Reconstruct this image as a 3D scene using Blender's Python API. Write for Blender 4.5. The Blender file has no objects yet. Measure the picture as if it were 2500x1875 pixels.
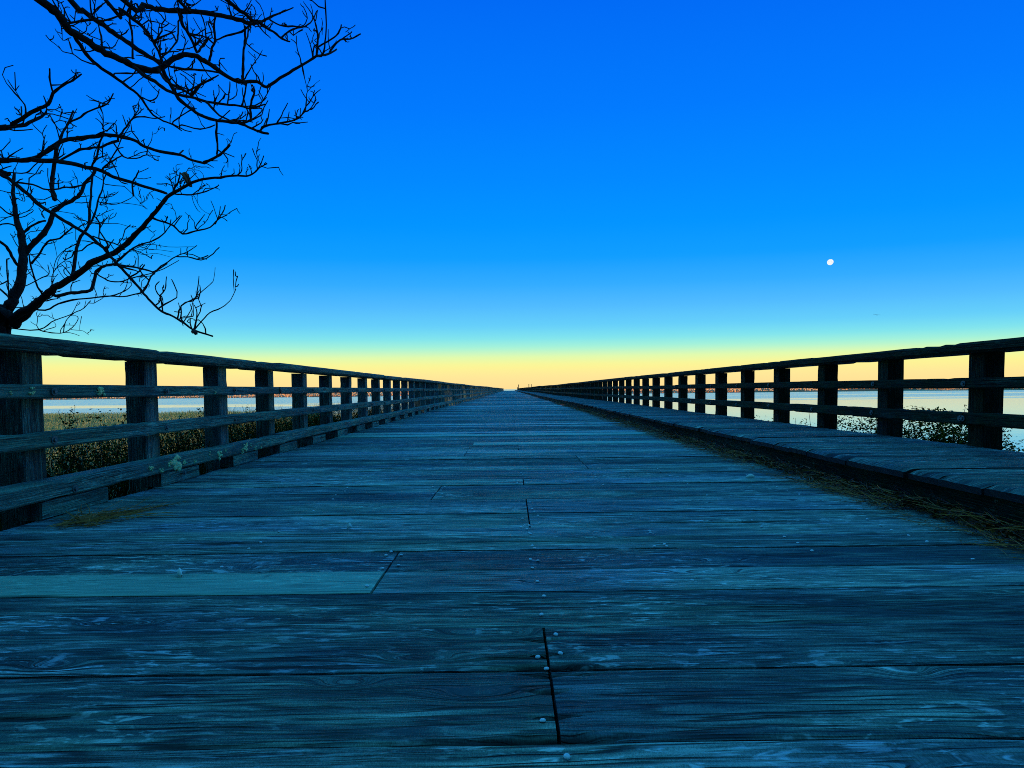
import bpy, math, random
import numpy as np
from mathutils import Vector, Matrix

random.seed(7)
rng = np.random.default_rng(7)
scene = bpy.context.scene
COL = scene.collection
PI = math.pi

# ------------------------------------------------------------------ camera numbers
FPX = 1384.0; TH = math.radians(2.5); RO = math.radians(0.6); CH = 0.72
F_ = np.array([0, math.cos(TH), -math.sin(TH)])
U0 = np.array([0, math.sin(TH), math.cos(TH)]); R0 = np.array([1.0, 0, 0])
R_ = R0 * math.cos(RO) - U0 * math.sin(RO)
U_ = U0 * math.cos(RO) + R0 * math.sin(RO)
YP = 950 + FPX * math.tan(TH) * math.cos(RO)
XP = 1244 + FPX * math.tan(TH) * math.sin(RO)
CAM = np.array([0, 0, CH])
def ray(x, y): return F_ + R_ * (x - XP) / FPX - U_ * (y - YP) / FPX
def onz(x, y, z=0.0):
    d = ray(x, y); return CAM + d * (z - CH) / d[2]
def onx(x, y, X):
    d = ray(x, y); return CAM + d * X / d[0]
def ony(x, y, Y):
    d = ray(x, y); return CAM + d * Y / d[1]

# ------------------------------------------------------------------ noise
def vn(x, y, seed=0):
    x = np.asarray(x, float); y = np.asarray(y, float)
    xi = np.floor(x); yi = np.floor(y); fx = x - xi; fy = y - yi
    xi = xi.astype(np.int64); yi = yi.astype(np.int64)
    def h(a, b):
        v = (a * 374761393 + b * 668265263 + int(seed) * 1442695041) & 0xffffffff
        v = ((v ^ (v >> 13)) * 1274126177) & 0xffffffff
        v = ((v ^ (v >> 16)) * 1246822519) & 0xffffffff
        return ((v ^ (v >> 15)) & 0xffffff) / float(0xffffff)
    sx = fx * fx * (3 - 2 * fx); sy = fy * fy * (3 - 2 * fy)
    a = h(xi, yi); b = h(xi + 1, yi); c = h(xi, yi + 1); d = h(xi + 1, yi + 1)
    return (a * (1 - sx) + b * sx) * (1 - sy) + (c * (1 - sx) + d * sx) * sy
def fbm(x, y, seed=0, o=3):
    s = 0; a = 1; t = 0
    for i in range(o):
        s = s + a * vn(x * 2 ** i, y * 2 ** i, seed + i * 17); t += a; a *= .5
    return s / t

# ------------------------------------------------------------------ mesh collector (quads)
class NM:
    def __init__(s): s.v = []; s.q = []; s.g = []; s.t = []; s.n = 0
    def add(s, v, q, g=None, t=None):
        v = np.asarray(v, float).reshape(-1, 3); q = np.asarray(q, np.int64).reshape(-1, 4)
        if g is None: g = v
        if t is None: t = (.5, .5, 0)
        g = np.broadcast_to(np.asarray(g, float), v.shape); t = np.broadcast_to(np.asarray(t, float), v.shape)
        s.v.append(v); s.q.append(q + s.n); s.g.append(g); s.t.append(t); s.n += len(v)
    def mesh(s, name, mat, smooth=True):
        v = np.concatenate(s.v).astype(np.float32); q = np.concatenate(s.q).astype(np.int32)
        tri = q[:, 2] == q[:, 3]
        m = bpy.data.meshes.new(name)
        m.vertices.add(len(v)); m.vertices.foreach_set('co', v.ravel())
        tot = np.where(tri, 3, 4).astype(np.int32); st = np.concatenate([[0], np.cumsum(tot)[:-1]]).astype(np.int32)
        keep = np.ones(q.shape, bool); keep[tri, 3] = False
        lv = q[keep]
        m.loops.add(len(lv)); m.polygons.add(len(q))
        m.loops.foreach_set('vertex_index', lv)
        m.polygons.foreach_set('loop_start', st)
        m.update(calc_edges=True)
        m.polygons.foreach_set('use_smooth', np.full(len(q), smooth))
        for nm, arr in (('grain', s.g), ('tone', s.t)):
            a = m.attributes.new(nm, 'FLOAT_VECTOR', 'POINT')
            a.data.foreach_set('vector', np.concatenate(arr).astype(np.float32).ravel())
        if mat: m.materials.append(mat)
        m.validate()
        return m
    def obj(s, name, mat, parent=None, smooth=True):
        return link(name, s.mesh(name, mat, smooth), parent)

def link(name, data, parent=None, loc=None):
    o = bpy.data.objects.new(name, data); COL.objects.link(o)
    if parent is not None: o.parent = parent
    if loc is not None: o.location = loc
    return o
def tag(o, label=None, cat=None, group=None, kind=None):
    if label: o['label'] = label
    if cat: o['category'] = cat
    if group: o['group'] = group
    if kind: o['kind'] = kind
    return o
def empty(name, loc=(0, 0, 0)):
    o = link(name, None, None, loc); o.empty_display_size = .3
    return o
def localise(o):
    """a child built in world coordinates under a root that does not sit at the origin"""
    o.matrix_parent_inverse = Matrix.Translation(-Vector(o.parent.location))
    return o

# ------------------------------------------------------------------ materials
def newmat(name):
    m = bpy.data.materials.new(name); m.use_nodes = True
    nt = m.node_tree; b = nt.nodes['Principled BSDF']
    return m, nt, b
def N(nt, t, **k):
    n = nt.nodes.new(t)
    for a, v in k.items(): setattr(n, a, v)
    return n
def ramp(nt, fac, stops, interp='LINEAR'):
    n = N(nt, 'ShaderNodeValToRGB'); n.color_ramp.interpolation = interp
    e = n.color_ramp.elements
    while len(e) < len(stops): e.new(.5)
    for i, (p, c) in enumerate(stops):
        e[i].position = p; e[i].color = (*c, 1) if len(c) == 3 else c
    nt.links.new(fac, n.inputs[0]); return n.outputs[0]
def math_(nt, op, a, b=None, c=None, clamp=False):
    n = N(nt, 'ShaderNodeMath', operation=op, use_clamp=clamp)
    for i, x in enumerate((a, b, c)):
        if x is None: continue
        if isinstance(x, (int, float)): n.inputs[i].default_value = x
        else: nt.links.new(x, n.inputs[i])
    return n.outputs[0]
def mixc(nt, fac, a, b, bt='MIX'):
    n = N(nt, 'ShaderNodeMix', data_type='RGBA', blend_type=bt)
    for i, x in ((0, fac), (6, a), (7, b)):
        if isinstance(x, (int, float)): n.inputs[i].default_value = x
        elif isinstance(x, tuple): n.inputs[i].default_value = (*x, 1)
        else: nt.links.new(x, n.inputs[i])
    return n.outputs[2]
def noise(nt, vec, scale, detail=3, rough=.55, dist=0.0):
    n = N(nt, 'ShaderNodeTexNoise'); n.inputs['Scale'].default_value = scale
    n.inputs['Detail'].default_value = detail; n.inputs['Roughness'].default_value = rough
    n.inputs['Distortion'].default_value = dist
    if vec is not None: nt.links.new(vec, n.inputs['Vector'])
    return n.outputs['Fac']
def scalev(nt, vec, s):
    n = N(nt, 'ShaderNodeVectorMath', operation='MULTIPLY'); nt.links.new(vec, n.inputs[0]); n.inputs[1].default_value = s
    return n.outputs[0]

def wood_mat(name, dark, mid, light, spots=0.0, spotcol=(.35, .42, .3), algae=0.0, algcol=(.03, .07, .03), rough=(.5, .85), bump=.006, spec=.35, lines_amt=1.0, hue_amt=1.0):
    m, nt, b = newmat(name)
    g = N(nt, 'ShaderNodeAttribute', attribute_name='grain').outputs['Vector']
    t = N(nt, 'ShaderNodeAttribute', attribute_name='tone').outputs['Vector']
    sp = N(nt, 'ShaderNodeSeparateXYZ'); nt.links.new(t, sp.inputs[0])
    tone, gloss, groove = sp.outputs
    fib = noise(nt, scalev(nt, g, (4.0, 130, 5)), 1.0, 3, .6, .15)
    med = noise(nt, scalev(nt, g, (1.3, 30, 3)), 1.0, 4, .62, .25)
    big = noise(nt, scalev(nt, g, (.9, 5, 7)), 1.0, 3, .55)
    crk = noise(nt, scalev(nt, g, (1.1, 44, 9)), 1.0, 2, .5, .1)
    chip = noise(nt, scalev(nt, g, (11, 85, 4)), 1.0, 3, .7, .5)
    speck = noise(nt, g, 420.0, 1, .5)
    def lines(sc, wdt, sd):
        n_ = noise(nt, scalev(nt, g, (sc[0], sc[1], sd)), 1.0, 1.5, .45, .12)
        return ramp(nt, math_(nt, 'ABSOLUTE', math_(nt, 'SUBTRACT', n_, .5)), [(0, (1, 1, 1)), (wdt * .35, (.85, .85, .85)), (wdt, (0, 0, 0)), (1, (0, 0, 0))])
    gate = ramp(nt, noise(nt, scalev(nt, g, (2.6, 14, 8)), 1.0, 2, .6), [(.38, (.08, .08, .08)), (.60, (1, 1, 1))])
    ln1 = math_(nt, 'MULTIPLY', lines((1.7, 95), .060, 2.0), gate)
    ln2 = math_(nt, 'MULTIPLY', lines((3.6, 190), .085, 6.0), math_(nt, 'SUBTRACT', 1.05, gate))
    grv = math_(nt, 'MAXIMUM', ln1, math_(nt, 'MULTIPLY', ln2, .75))
    crk2 = noise(nt, scalev(nt, g, (2.2, 120, 13)), 1.0, 2, .5, .1)
    crack = ramp(nt, crk, [(0, (1, 1, 1)), (.24, (1, 1, 1)), (.31, (0, 0, 0)), (1, (0, 0, 0))])
    crack = math_(nt, 'MAXIMUM', crack, ramp(nt, crk2, [(0, (1, 1, 1)), (.26, (1, 1, 1)), (.32, (0, 0, 0)), (1, (0, 0, 0))]))
    mix1 = math_(nt, 'MULTIPLY_ADD', fib, .45, math_(nt, 'MULTIPLY', med, .6))
    mix2 = math_(nt, 'MULTIPLY_ADD', big, .22, mix1)
    val = math_(nt, 'ADD', mix2, math_(nt, 'MULTIPLY_ADD', tone, .34, -.17))
    val = math_(nt, 'ADD', val, math_(nt, 'MULTIPLY_ADD', speck, .22, -.11))
    hue = noise(nt, scalev(nt, g, (1.1, 4, 11)), 1.0, 3, .6)
    col = ramp(nt, val, [(.50, dark), (.64, mid), (.77, light)])
    pale = ramp(nt, chip, [(0, (0, 0, 0)), (.54, (0, 0, 0)), (.63, (1, 1, 1))])
    pale = math_(nt, 'MULTIPLY', pale, ramp(nt, big, [(.42, (.05, .05, .05)), (.62, (1, 1, 1))]))
    col = mixc(nt, math_(nt, 'MULTIPLY', pale, .75), col, tuple(min(1, c * 1.9) for c in light))
    if algae > 0:
        an = noise(nt, g, 6.0, 4, .6)
        col = mixc(nt, math_(nt, 'MULTIPLY', ramp(nt, an, [(.40, (0, 0, 0)), (.62, (1, 1, 1))]), algae), col, algcol)
    if spots > 0:
        v = N(nt, 'ShaderNodeTexVoronoi'); v.inputs['Scale'].default_value = 9.0
        wob = N(nt, 'ShaderNodeVectorMath', operation='ADD')
        nz = N(nt, 'ShaderNodeTexNoise'); nz.inputs['Scale'].default_value = 40; nt.links.new(g, nz.inputs['Vector'])
        nt.links.new(g, wob.inputs[0]); nt.links.new(scalev(nt, nz.outputs['Color'], (.05, .02, 0)), wob.inputs[1])
        nt.links.new(wob.outputs[0], v.inputs['Vector'])
        cs = N(nt, 'ShaderNodeSeparateColor'); nt.links.new(v.outputs['Color'], cs.inputs[0])
        lim = math_(nt, 'MULTIPLY', math_(nt, 'MULTIPLY', math_(nt, 'MULTIPLY', cs.outputs[0], cs.outputs[0]), cs.outputs[0]), .16 * spots)
        msk = math_(nt, 'LESS_THAN', v.outputs['Distance'], lim)
        col = mixc(nt, math_(nt, 'MULTIPLY', msk, .8), col, spotcol)
    col = mixc(nt, hue_amt, col, ramp(nt, hue, [(.36, (.68, .72, .90)), (.64, (1.12, 1.14, 1.0))]), 'MULTIPLY')
    dirt = math_(nt, 'MAXIMUM', math_(nt, 'MAXIMUM', math_(nt, 'MULTIPLY', crack, .85), math_(nt, 'MULTIPLY', grv, .93 * lines_amt)), groove, clamp=True)
    col = mixc(nt, dirt, col, tuple(c * .14 for c in dark))
    nt.links.new(col, b.inputs['Base Color'])
    rr = N(nt, 'ShaderNodeMapRange'); nt.links.new(gloss, rr.inputs[0])
    rr.inputs[3].default_value = rough[1]; rr.inputs[4].default_value = rough[0]
    nt.links.new(math_(nt, 'ADD', rr.outputs[0], math_(nt, 'MULTIPLY_ADD', med, .3, -.15)), b.inputs['Roughness'])
    b.inputs['Specular IOR Level'].default_value = spec
    hgt = math_(nt, 'MULTIPLY_ADD', crack, -1.0, math_(nt, 'MULTIPLY_ADD', grv, -.55 * lines_amt, mix2))
    hgt = math_(nt, 'MULTIPLY_ADD', chip, .25, hgt)
    bp = N(nt, 'ShaderNodeBump'); bp.inputs['Strength'].default_value = 1.0; bp.inputs['Distance'].default_value = bump
    nt.links.new(hgt, bp.inputs['Height']); nt.links.new(bp.outputs[0], b.inputs['Normal'])
    return m

def plain_mat(name, c1, c2, scale=8, rough=.8, bump=0.0, spec=.2, metal=0.0):
    m, nt, b = newmat(name)
    tc = N(nt, 'ShaderNodeTexCoord').outputs['Object']
    n = noise(nt, tc, scale, 5, .6)
    nt.links.new(ramp(nt, n, [(.35, c1), (.65, c2)]), b.inputs['Base Color'])
    b.inputs['Roughness'].default_value = rough; b.inputs['Specular IOR Level'].default_value = spec
    b.inputs['Metallic'].default_value = metal
    if bump:
        bp = N(nt, 'ShaderNodeBump'); bp.inputs['Distance'].default_value = bump
        nt.links.new(n, bp.inputs['Height']); nt.links.new(bp.outputs[0], b.inputs['Normal'])
    return m

def tone_mat(name, a, bcol, rough=.75, spec=.2, trans=0.0):
    """colour runs from a to b with the per-blade value stored in tone.x"""
    m, nt, b = newmat(name)
    t = N(nt, 'ShaderNodeAttribute', attribute_name='tone').outputs['Vector']
    sp = N(nt, 'ShaderNodeSeparateXYZ'); nt.links.new(t, sp.inputs[0])
    c_ = mixc(nt, sp.outputs[0], a, bcol)
    nt.links.new(c_, b.inputs['Base Color'])
    b.inputs['Roughness'].default_value = rough; b.inputs['Specular IOR Level'].default_value = spec
    if trans > 0:
        tr = N(nt, 'ShaderNodeBsdfTranslucent'); nt.links.new(c_, tr.inputs[0])
        mx = N(nt, 'ShaderNodeMixShader'); mx.inputs[0].default_value = trans
        nt.links.new(b.outputs[0], mx.inputs[1]); nt.links.new(tr.outputs[0], mx.inputs[2]); nt.links.new(mx.outputs[0], nt.nodes['Material Output'].inputs[0])
    return m

M = {}
M['deck'] = wood_mat('deck_wood', (.042, .072, .072), (.19, .265, .215), (.50, .60, .50), rough=(.45, .8), bump=.009, spec=.26)
M['newboard'] = wood_mat('new_board_wood', (.24, .41, .28), (.30, .47, .32), (.36, .53, .37), rough=(.45, .7), bump=.002, spec=.3, lines_amt=.6, hue_amt=.12)
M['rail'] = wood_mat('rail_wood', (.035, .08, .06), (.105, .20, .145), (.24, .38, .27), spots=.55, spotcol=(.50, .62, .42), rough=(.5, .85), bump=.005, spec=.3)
M['rail_green'] = wood_mat('rail_wood_algae_shade', (.008, .018, .011), (.02, .038, .022), (.05, .085, .05), spots=.7, spotcol=(.16, .22, .12), algae=.7, algcol=(.02, .042, .010), rough=(.55, .9), bump=.005, spec=.10)  # algae green; the right side's shade is also put into these dark tones
M['lichen'] = plain_mat('lichen', (.55, .62, .24), (1.0, .95, .48), 160, .95, .004, .1)
M['bolt'] = plain_mat('weathered_steel', (.06, .09, .085), (.15, .20, .185), 120, .6, 0, .4, .2)
M['nail'] = plain_mat('worn_nail_steel', (.7, .72, .7), (.95, .95, .93), 300, .4, 0, .6, 0.0)
M['bark'] = plain_mat('bark', (.012, .012, .012), (.035, .033, .030), 40, .9, .01, .15)
M['leaf'] = tone_mat('shrub_leaf', (.022, .022, .003), (.24, .16, .015), spec=.04, trans=.35)
M['undergrowth'] = tone_mat('undergrowth_leaf', (.014, .011, .002), (.21, .125, .012), spec=.02, trans=.35)
M['grass'] = tone_mat('beach_grass', (.40, .46, .10), (.92, .86, .40), spec=.03, trans=.5)
M['litter'] = tone_mat('dry_litter', (.14, .028, .005), (1.0, .30, .055), spec=.3, rough=.45, trans=.15)
M['feather'] = plain_mat('feather', (.93, .9, .78), (1, .97, .85), 60, .7)

# ------------------------------------------------------------------ builders
def beam(nm, p0, p1, side, up, w, h, ch=.01, seg=.12, amp=.002, seed=0, tone=(.5, .5, 0), caps=True, nmax=400):
    """chamfered timber from p0 to p1 (axis through the middle), w along side, h along up, edges worn by noise"""
    p0 = np.array(p0, float); p1 = np.array(p1, float); L = np.linalg.norm(p1 - p0)
    side = np.array(side, float); up = np.array(up, float)
    n = int(max(1, min(nmax, round(L / seg))))
    t = np.linspace(0, 1, n + 1)
    a, b = w / 2, h / 2; fr_ = 3.0
    oc = [(-a + ch, -b), (a - ch, -b), (a, -b + ch), (a, b - ch), (a - ch, b), (-a + ch, b), (-a, b - ch), (-a, -b + ch)]
    axis = p0[None] + (p1 - p0)[None] * t[:, None]
    pts = []
    for k, (x, y) in enumerate(oc):
        dx = amp * 2 * (fbm(t * L * fr_, t * 0 + k // 2, seed + 3) - .5); dy = amp * 2 * (fbm(t * L * fr_, t * 0 + k // 2, seed + 9) - .5)
        nick = np.where(vn(t * L * 11, t * 0 + k // 2, seed + 5) > .86, ch * .5, 0)
        pts.append(axis + side * ((x - np.sign(x) * nick) + dx)[:, None] + up * ((y - np.sign(y) * nick) + dy)[:, None])
    per = 0.0
    tn = np.array(tone, float)
    for k in range(8):
        A = pts[k]; B = pts[(k + 1) % 8]
        wid = math.dist(oc[k], oc[(k + 1) % 8])
        v = np.empty((2 * (n + 1), 3)); v[0::2] = A; v[1::2] = B
        g = np.empty_like(v); g[:, 0] = np.repeat(t * L, 2) + seed * 3.17; g[0::2, 1] = per; g[1::2, 1] = per + wid; g[:, 2] = seed * 1.7
        i = np.arange(n) * 2
        nm.add(v, np.stack([i, i + 1, i + 3, i + 2], 1), g, tn)
        per += wid
    if caps:
        for e, rev in ((0, False), (n, True)):
            v = np.array([p[e] for p in pts])
            g = np.stack([np.full(8, seed * 3.17), np.array([o[0] for o in oc]) * .6, np.array([o[1] for o in oc])], 1)
            q = np.array([(0, 1, 2, 3), (0, 3, 4, 7), (4, 5, 6, 7)])
            if not rev: q = q[:, ::-1]
            nm.add(v, q, g, tn * np.array([.7, 1, 1]))

def board(nm, x0, x1, y0, y1, z, nx, nv, seed, tone=.5, gloss=.5, slope=0.0, thick=.06, relief=0.0, skew=0.0, edge=.004, split=None, endround=0.0, skirt=.25, sa=None, sb=None, open_=.0, knots=()):
    """one plank lying along x, sides y0..y1, with warped growth-ring coordinates for the grain"""
    rs = np.random.default_rng(seed + 100)
    u = np.linspace(x0, x1, nx + 1); v = np.linspace(0, 1, nv + 1)
    if nv >= 6:
        v = np.concatenate([[0, .006, .02], np.linspace(.04, .96, nv - 5), [.98, .994, 1]]); 
    nv = len(v) - 1
    X, V = np.meshgrid(u, v, indexing='ij')
    w = y1 - y0
    sa = seed if sa is None else sa; sb = seed + 7 if sb is None else sb
    def seam(k): return .0075 * (fbm(X * 2.2, X * 0 + k * 1.7, 11, 3) - .5), open_ * np.clip((fbm(X * 1.3, X * 0 + k * 2.3, 19, 2) - .52) / .2, 0, 1) * .5
    w0, o0 = seam(sa); w1, o1 = seam(sb)
    Y0 = y0 + w0 + o0 + .0010 * (vn(X * 14, X * 0 + seed, 15) - .5); Y1 = y1 + w1 - o1 + .0010 * (vn(X * 14, X * 0 + seed + 5, 16) - .5)
    Y = Y0 + (Y1 - Y0) * V
    vv = V * w
    c = rs.uniform(-.2, 1.2) * w; D = rs.uniform(-.10, .10) + rs.uniform(-.06, .06) * X + .05 * (fbm(X * .9, X * 0, seed + 31, 2) - .5)
    gv = .30 * np.sqrt((vv - c) ** 2 + D * D) + .72 * vv + .010 * (fbm(X * 1.6, vv * 7, seed + 41, 3) - .5) + .003 * (fbm(X * 9, vv * 40, seed + 43, 2) - .5)
    for k in range(rs.integers(2, 5)):
        kx = rs.uniform(x0, x1) * .8; kv = rs.uniform(.1, .9) * w
        gv = gv + rs.uniform(.015, .05) * np.exp(-((X - kx) / rs.uniform(.06, .16)) ** 2 - ((vv - kv) / rs.uniform(.02, .04)) ** 2)
    Z = z + slope * (V - .5) * w + .0025 * (fbm(X * .8, X * 0 + 3, seed + 51, 2) - .5)
    ed = np.minimum(V, 1 - V) * w
    Z = Z - edge * np.exp(-(ed / .006) ** 2)
    if endround: Z = Z - endround * np.exp(-((X - x0) / (.022 + .02 * vn(V * 6, V * 0 + seed, 3))) ** 2)
    groove = np.zeros_like(Z)
    if relief > 0:
        f1 = fbm(X * 2.6 + seed, gv * 85, seed + 61, 2); f2 = fbm(X * 1.4 + seed, gv * 30, seed + 71, 3)
        cr = vn(X * .9 + seed * 3, gv * 36, seed + 81)
        crk = np.clip((.17 - cr) / .08, 0, 1) * np.clip((vn(X * .7, vv * 9, seed + 91) - .30) / .25, 0, 1)
        ch = fbm(X * 9, vv * 45, seed + 95, 2)
        Z = Z + relief * ((f1 - .5) * .5 + (f2 - .5) * 1.7 + (ch - .5) * .5) - crk * relief * 3.0
        groove = np.clip(crk * .95, 0, 1)
    for kx, kv, kl, kw in knots: groove = np.maximum(groove, .62 * np.exp(-(((X - kx) / kl) ** 2 + ((V - kv) * w / kw) ** 2) ** 2))
    if split is not None:      # splits running in from a joint end
        for (sx, sv, sl, sw) in split:
            along = np.abs(X - sx) / sl
            s = np.clip(1 - along, 0, 1) * np.exp(-((vv - sv * w - .004 * np.sin(X * 60)) / (sw * (1.05 - np.clip(along, 0, 1)) + 1e-4)) ** 2) * (along < 1)
            Z = Z - .02 * s; groove = np.clip(groove + s * 1.4, 0, 1)
    Yw = Y + skew * X
    P = np.stack([X, Yw, Z], 2).reshape(-1, 3)
    G = np.stack([X + seed * 2.31, gv, np.full_like(X, seed * 1.37)], 2).reshape(-1, 3)
    T = np.stack([np.full_like(X, tone), np.full_like(X, gloss), groove], 2).reshape(-1, 3)
    i, j = np.meshgrid(np.arange(nx), np.arange(nv), indexing='ij')
    a = (i * (nv + 1) + j).ravel()
    nm.add(P, np.stack([a, a + nv + 1, a + nv + 2, a + 1], 1), G, T)
    # skirts
    Pg = P.reshape(nx + 1, nv + 1, 3); Gg = G.reshape(nx + 1, nv + 1, 3)
    for line, gl in ((Pg[:, 0], Gg[:, 0]), (Pg[::-1, -1], Gg[::-1, -1]), (Pg[0, ::-1], Gg[0, ::-1]), (Pg[-1], Gg[-1])):
        k = len(line); lo = line.copy(); lo[:, 2] = z - thick
        vv_ = np.concatenate([line, lo]); gg = np.concatenate([gl, gl + np.array([0, thick, 0])])
        i = np.arange(k - 1)
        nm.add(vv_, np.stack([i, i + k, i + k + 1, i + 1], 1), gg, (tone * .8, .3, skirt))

def tube(nm, pts, r, sides=6, tone=(.5, .5, 0), wig=0.0, sub=3, seed=0, knob=0.0):
    """smooth tapered tube through pts with radii r"""
    P = np.asarray(pts, float); r = np.asarray(r, float)
    if len(P) > 2 and sub > 1:
        Q = np.concatenate([[2 * P[0] - P[1]], P, [2 * P[-1] - P[-2]]])
        out = []; rr = []
        for i in range(1, len(Q) - 2):
            for s in range(sub):
                t = s / sub; a, b, c, d = Q[i - 1], Q[i], Q[i + 1], Q[i + 2]
                out.append(.5 * (2 * b + (c - a) * t + (2 * a - 5 * b + 4 * c - d) * t * t + (3 * b - a - 3 * c + d) * t ** 3))
                rr.append(r[i - 1] * (1 - t) + r[i] * t)
        out.append(P[-1]); rr.append(r[-1]); P = np.array(out); r = np.array(rr)
    n = len(P)
    if wig:
        rs = np.random.default_rng(seed); jit = rs.normal(0, 1, P.shape); jit[0] = 0
        P = P + jit * wig * r[:, None]
    if knob:
        rs = np.random.default_rng(seed + 5); r = r * (1 + knob * (rs.random(n) ** 3))
    T = np.gradient(P, axis=0); T /= np.linalg.norm(T, axis=1)[:, None] + 1e-9
    A = np.empty_like(T); a0 = np.cross(T[0], [.1, .97, .2] if abs(T[0][1]) < .8 else [.97, .1, .2]); A[0] = a0 / np.linalg.norm(a0)
    for i in range(1, n):          # carry the ring frame along so it never flips
        a0 = A[i - 1] - T[i] * (A[i - 1] @ T[i]); A[i] = a0 / (np.linalg.norm(a0) + 1e-9)
    B = np.cross(T, A)
    ang = np.linspace(0, 2 * PI, sides, endpoint=False)
    V = P[:, None] + r[:, None, None] * (A[:, None] * np.cos(ang)[None, :, None] + B[:, None] * np.sin(ang)[None, :, None])
    V = np.concatenate([V.reshape(-1, 3), P[-1:] + T[-1:] * r[-1]])
    i, j = np.meshgrid(np.arange(n - 1), np.arange(sides), indexing='ij'); j2 = (j + 1) % sides
    q = np.stack([i * sides + j, i * sides + j2, (i + 1) * sides + j2, (i + 1) * sides + j], 2).reshape(-1, 4)
    e = (n - 1) * sides; tip = n * sides
    cap = np.array([(e + k, e + (k + 1) % sides, tip, tip) for k in range(sides)])
    nm.add(V, np.concatenate([q, cap]), None, tone)
    return P, r

def leaves(nm, C, size, tone, rs, flat=.5):
    """many small pointed leaves, each a folded pair of quads"""
    n = len(C); C = np.asarray(C)
    d = rs.normal(0, 1, (n, 3)); d[:, 2] *= flat; d /= np.linalg.norm(d, axis=1)[:, None]
    s = np.cross(d, rs.normal(0, 1, (n, 3)) + np.array([0, 0, 1.2])); s /= np.linalg.norm(s, axis=1)[:, None] + 1e-9
    up = np.cross(s, d); L = (np.asarray(size) * rs.uniform(.6, 1.3, n))[:, None]; W = L * .28
    v = np.stack([C, C + d * L * .45 + s * W + up * W * .3, C + d * L, C + d * L * .45 - s * W + up * W * .3], 1)
    q = np.arange(n * 4).reshape(n, 4)
    t = np.zeros((n, 4, 3)); t[:, :, 0] = np.asarray(tone)[:, None]
    nm.add(v.reshape(-1, 3), q, None, t.reshape(-1, 3))

def strands(nm, base, L, rad, tone, rs, dirs=None, lift=.15, curl=.6, seg=4, flatz=None):
    """thin bent straws: 3-sided ribbons"""
    n = len(base); base = np.asarray(base, float)
    if dirs is None:
        a = rs.uniform(0, 2 * PI, n); dirs = np.stack([np.cos(a), np.sin(a), rs.normal(0, lift, n)], 1)
    d = dirs / np.linalg.norm(dirs, axis=1)[:, None]
    c = rs.normal(0, curl, (n, 3)); c[:, 2] *= .35
    pts = [base]; dd = d.copy(); st = (np.asarray(L) / seg)[:, None]
    for k in range(seg):
        dd = dd + c / seg; dd /= np.linalg.norm(dd, axis=1)[:, None]
        p = pts[-1] + dd * st
        if flatz is not None: p[:, 2] = np.maximum(p[:, 2], flatz)
        pts.append(p)
    P = np.stack(pts, 1)
    s = np.cross(d, np.array([0, 0, 1.0])); s /= np.linalg.norm(s, axis=1)[:, None] + 1e-9
    up = np.cross(s, d)
    rr = np.asarray(rad)[:, None, None] * np.linspace(1, .45, seg + 1)[None, :, None]
    ring = np.stack([P + rr * up[:, None], P + rr * (s * .87 - up * .5)[:, None], P + rr * (-s * .87 - up * .5)[:, None]], 2)
    v = ring.reshape(-1, 3)
    b = (np.arange(n) * (seg + 1) * 3)[:, None, None]; k = (np.arange(seg) * 3)[None, :, None]; j = np.arange(3)[None, None, :]
    a0 = b + k + j; a1 = b + k + (j + 1) % 3
    q = np.stack([a0, a1, a1 + 3, a0 + 3], 3).reshape(-1, 4)
    t = np.zeros((n, (seg + 1) * 3, 3)); t[:, :, 0] = np.asarray(tone)[:, None]
    nm.add(v, q, None, t.reshape(-1, 3))

# ------------------------------------------------------------------ bridge
BR_END = 262.0
XL, XR = -2.80, 3.65          # deck-facing faces of the posts
WALK_Z, WALK_X = .232, 2.31
POST = .158; SP = 1.11; Y1P = 3.252
def wob(y): return .018 * math.sin(y * .11) * min(1, max(0, (y - 10) / 30)) + .010 * math.sin(y * .37 + 1) * min(1, max(0, (y - 8) / 20))

bridge = empty('wooden_bridge', (0, 0, 0))
tag(bridge, 'long weathered plank bridge running straight away to the far shore', 'bridge')

# rows of planks
rows = []                      # (y0, y1)
ys = [-2.9]
for w in (.29, .27, .3, .28, .29, .27, .29, .30, .28, .29, .28, .29, .26): ys.append(ys[-1] + w)
ys = [y for y in ys if y < .72] + [.84, 1.121, 1.424, 1.687, 1.991, 2.229, 2.514, 2.73, 2.93, 3.27, 3.66, 3.95, 4.25]
while ys[-1] < BR_END: ys.append(ys[-1] + random.uniform(.24, .31))
joint = {}
for i in range(len(ys) - 1):
    y = ys[i]
    if 1.1 < y < 1.6: j = .095
    elif 1.9 < y < 2.4: j = -.50
    elif 2.9 < y < 3.6: j = .10
    elif 3.6 < y < 4.2: j = -.52
    elif y < 4.25: j = None
    else: j = [None, .10, -.5, .7, None, .1][(i // 2 * 7919 + i // 5) % 6]
    joint[i] = j
GAPS = {k for k, q in enumerate(ys) if abs(q - 1.121) < .02 or abs(q - 2.229) < .02}
deck = NM(); newb = NM(); pale_boards = []
I75 = min(range(len(ys)), key=lambda k: abs(ys[k] - 7.35)); I88 = min(range(len(ys)), key=lambda k: abs(ys[k] - 8.72)); joint[I75] = -.49; joint[I88] = None
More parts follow.
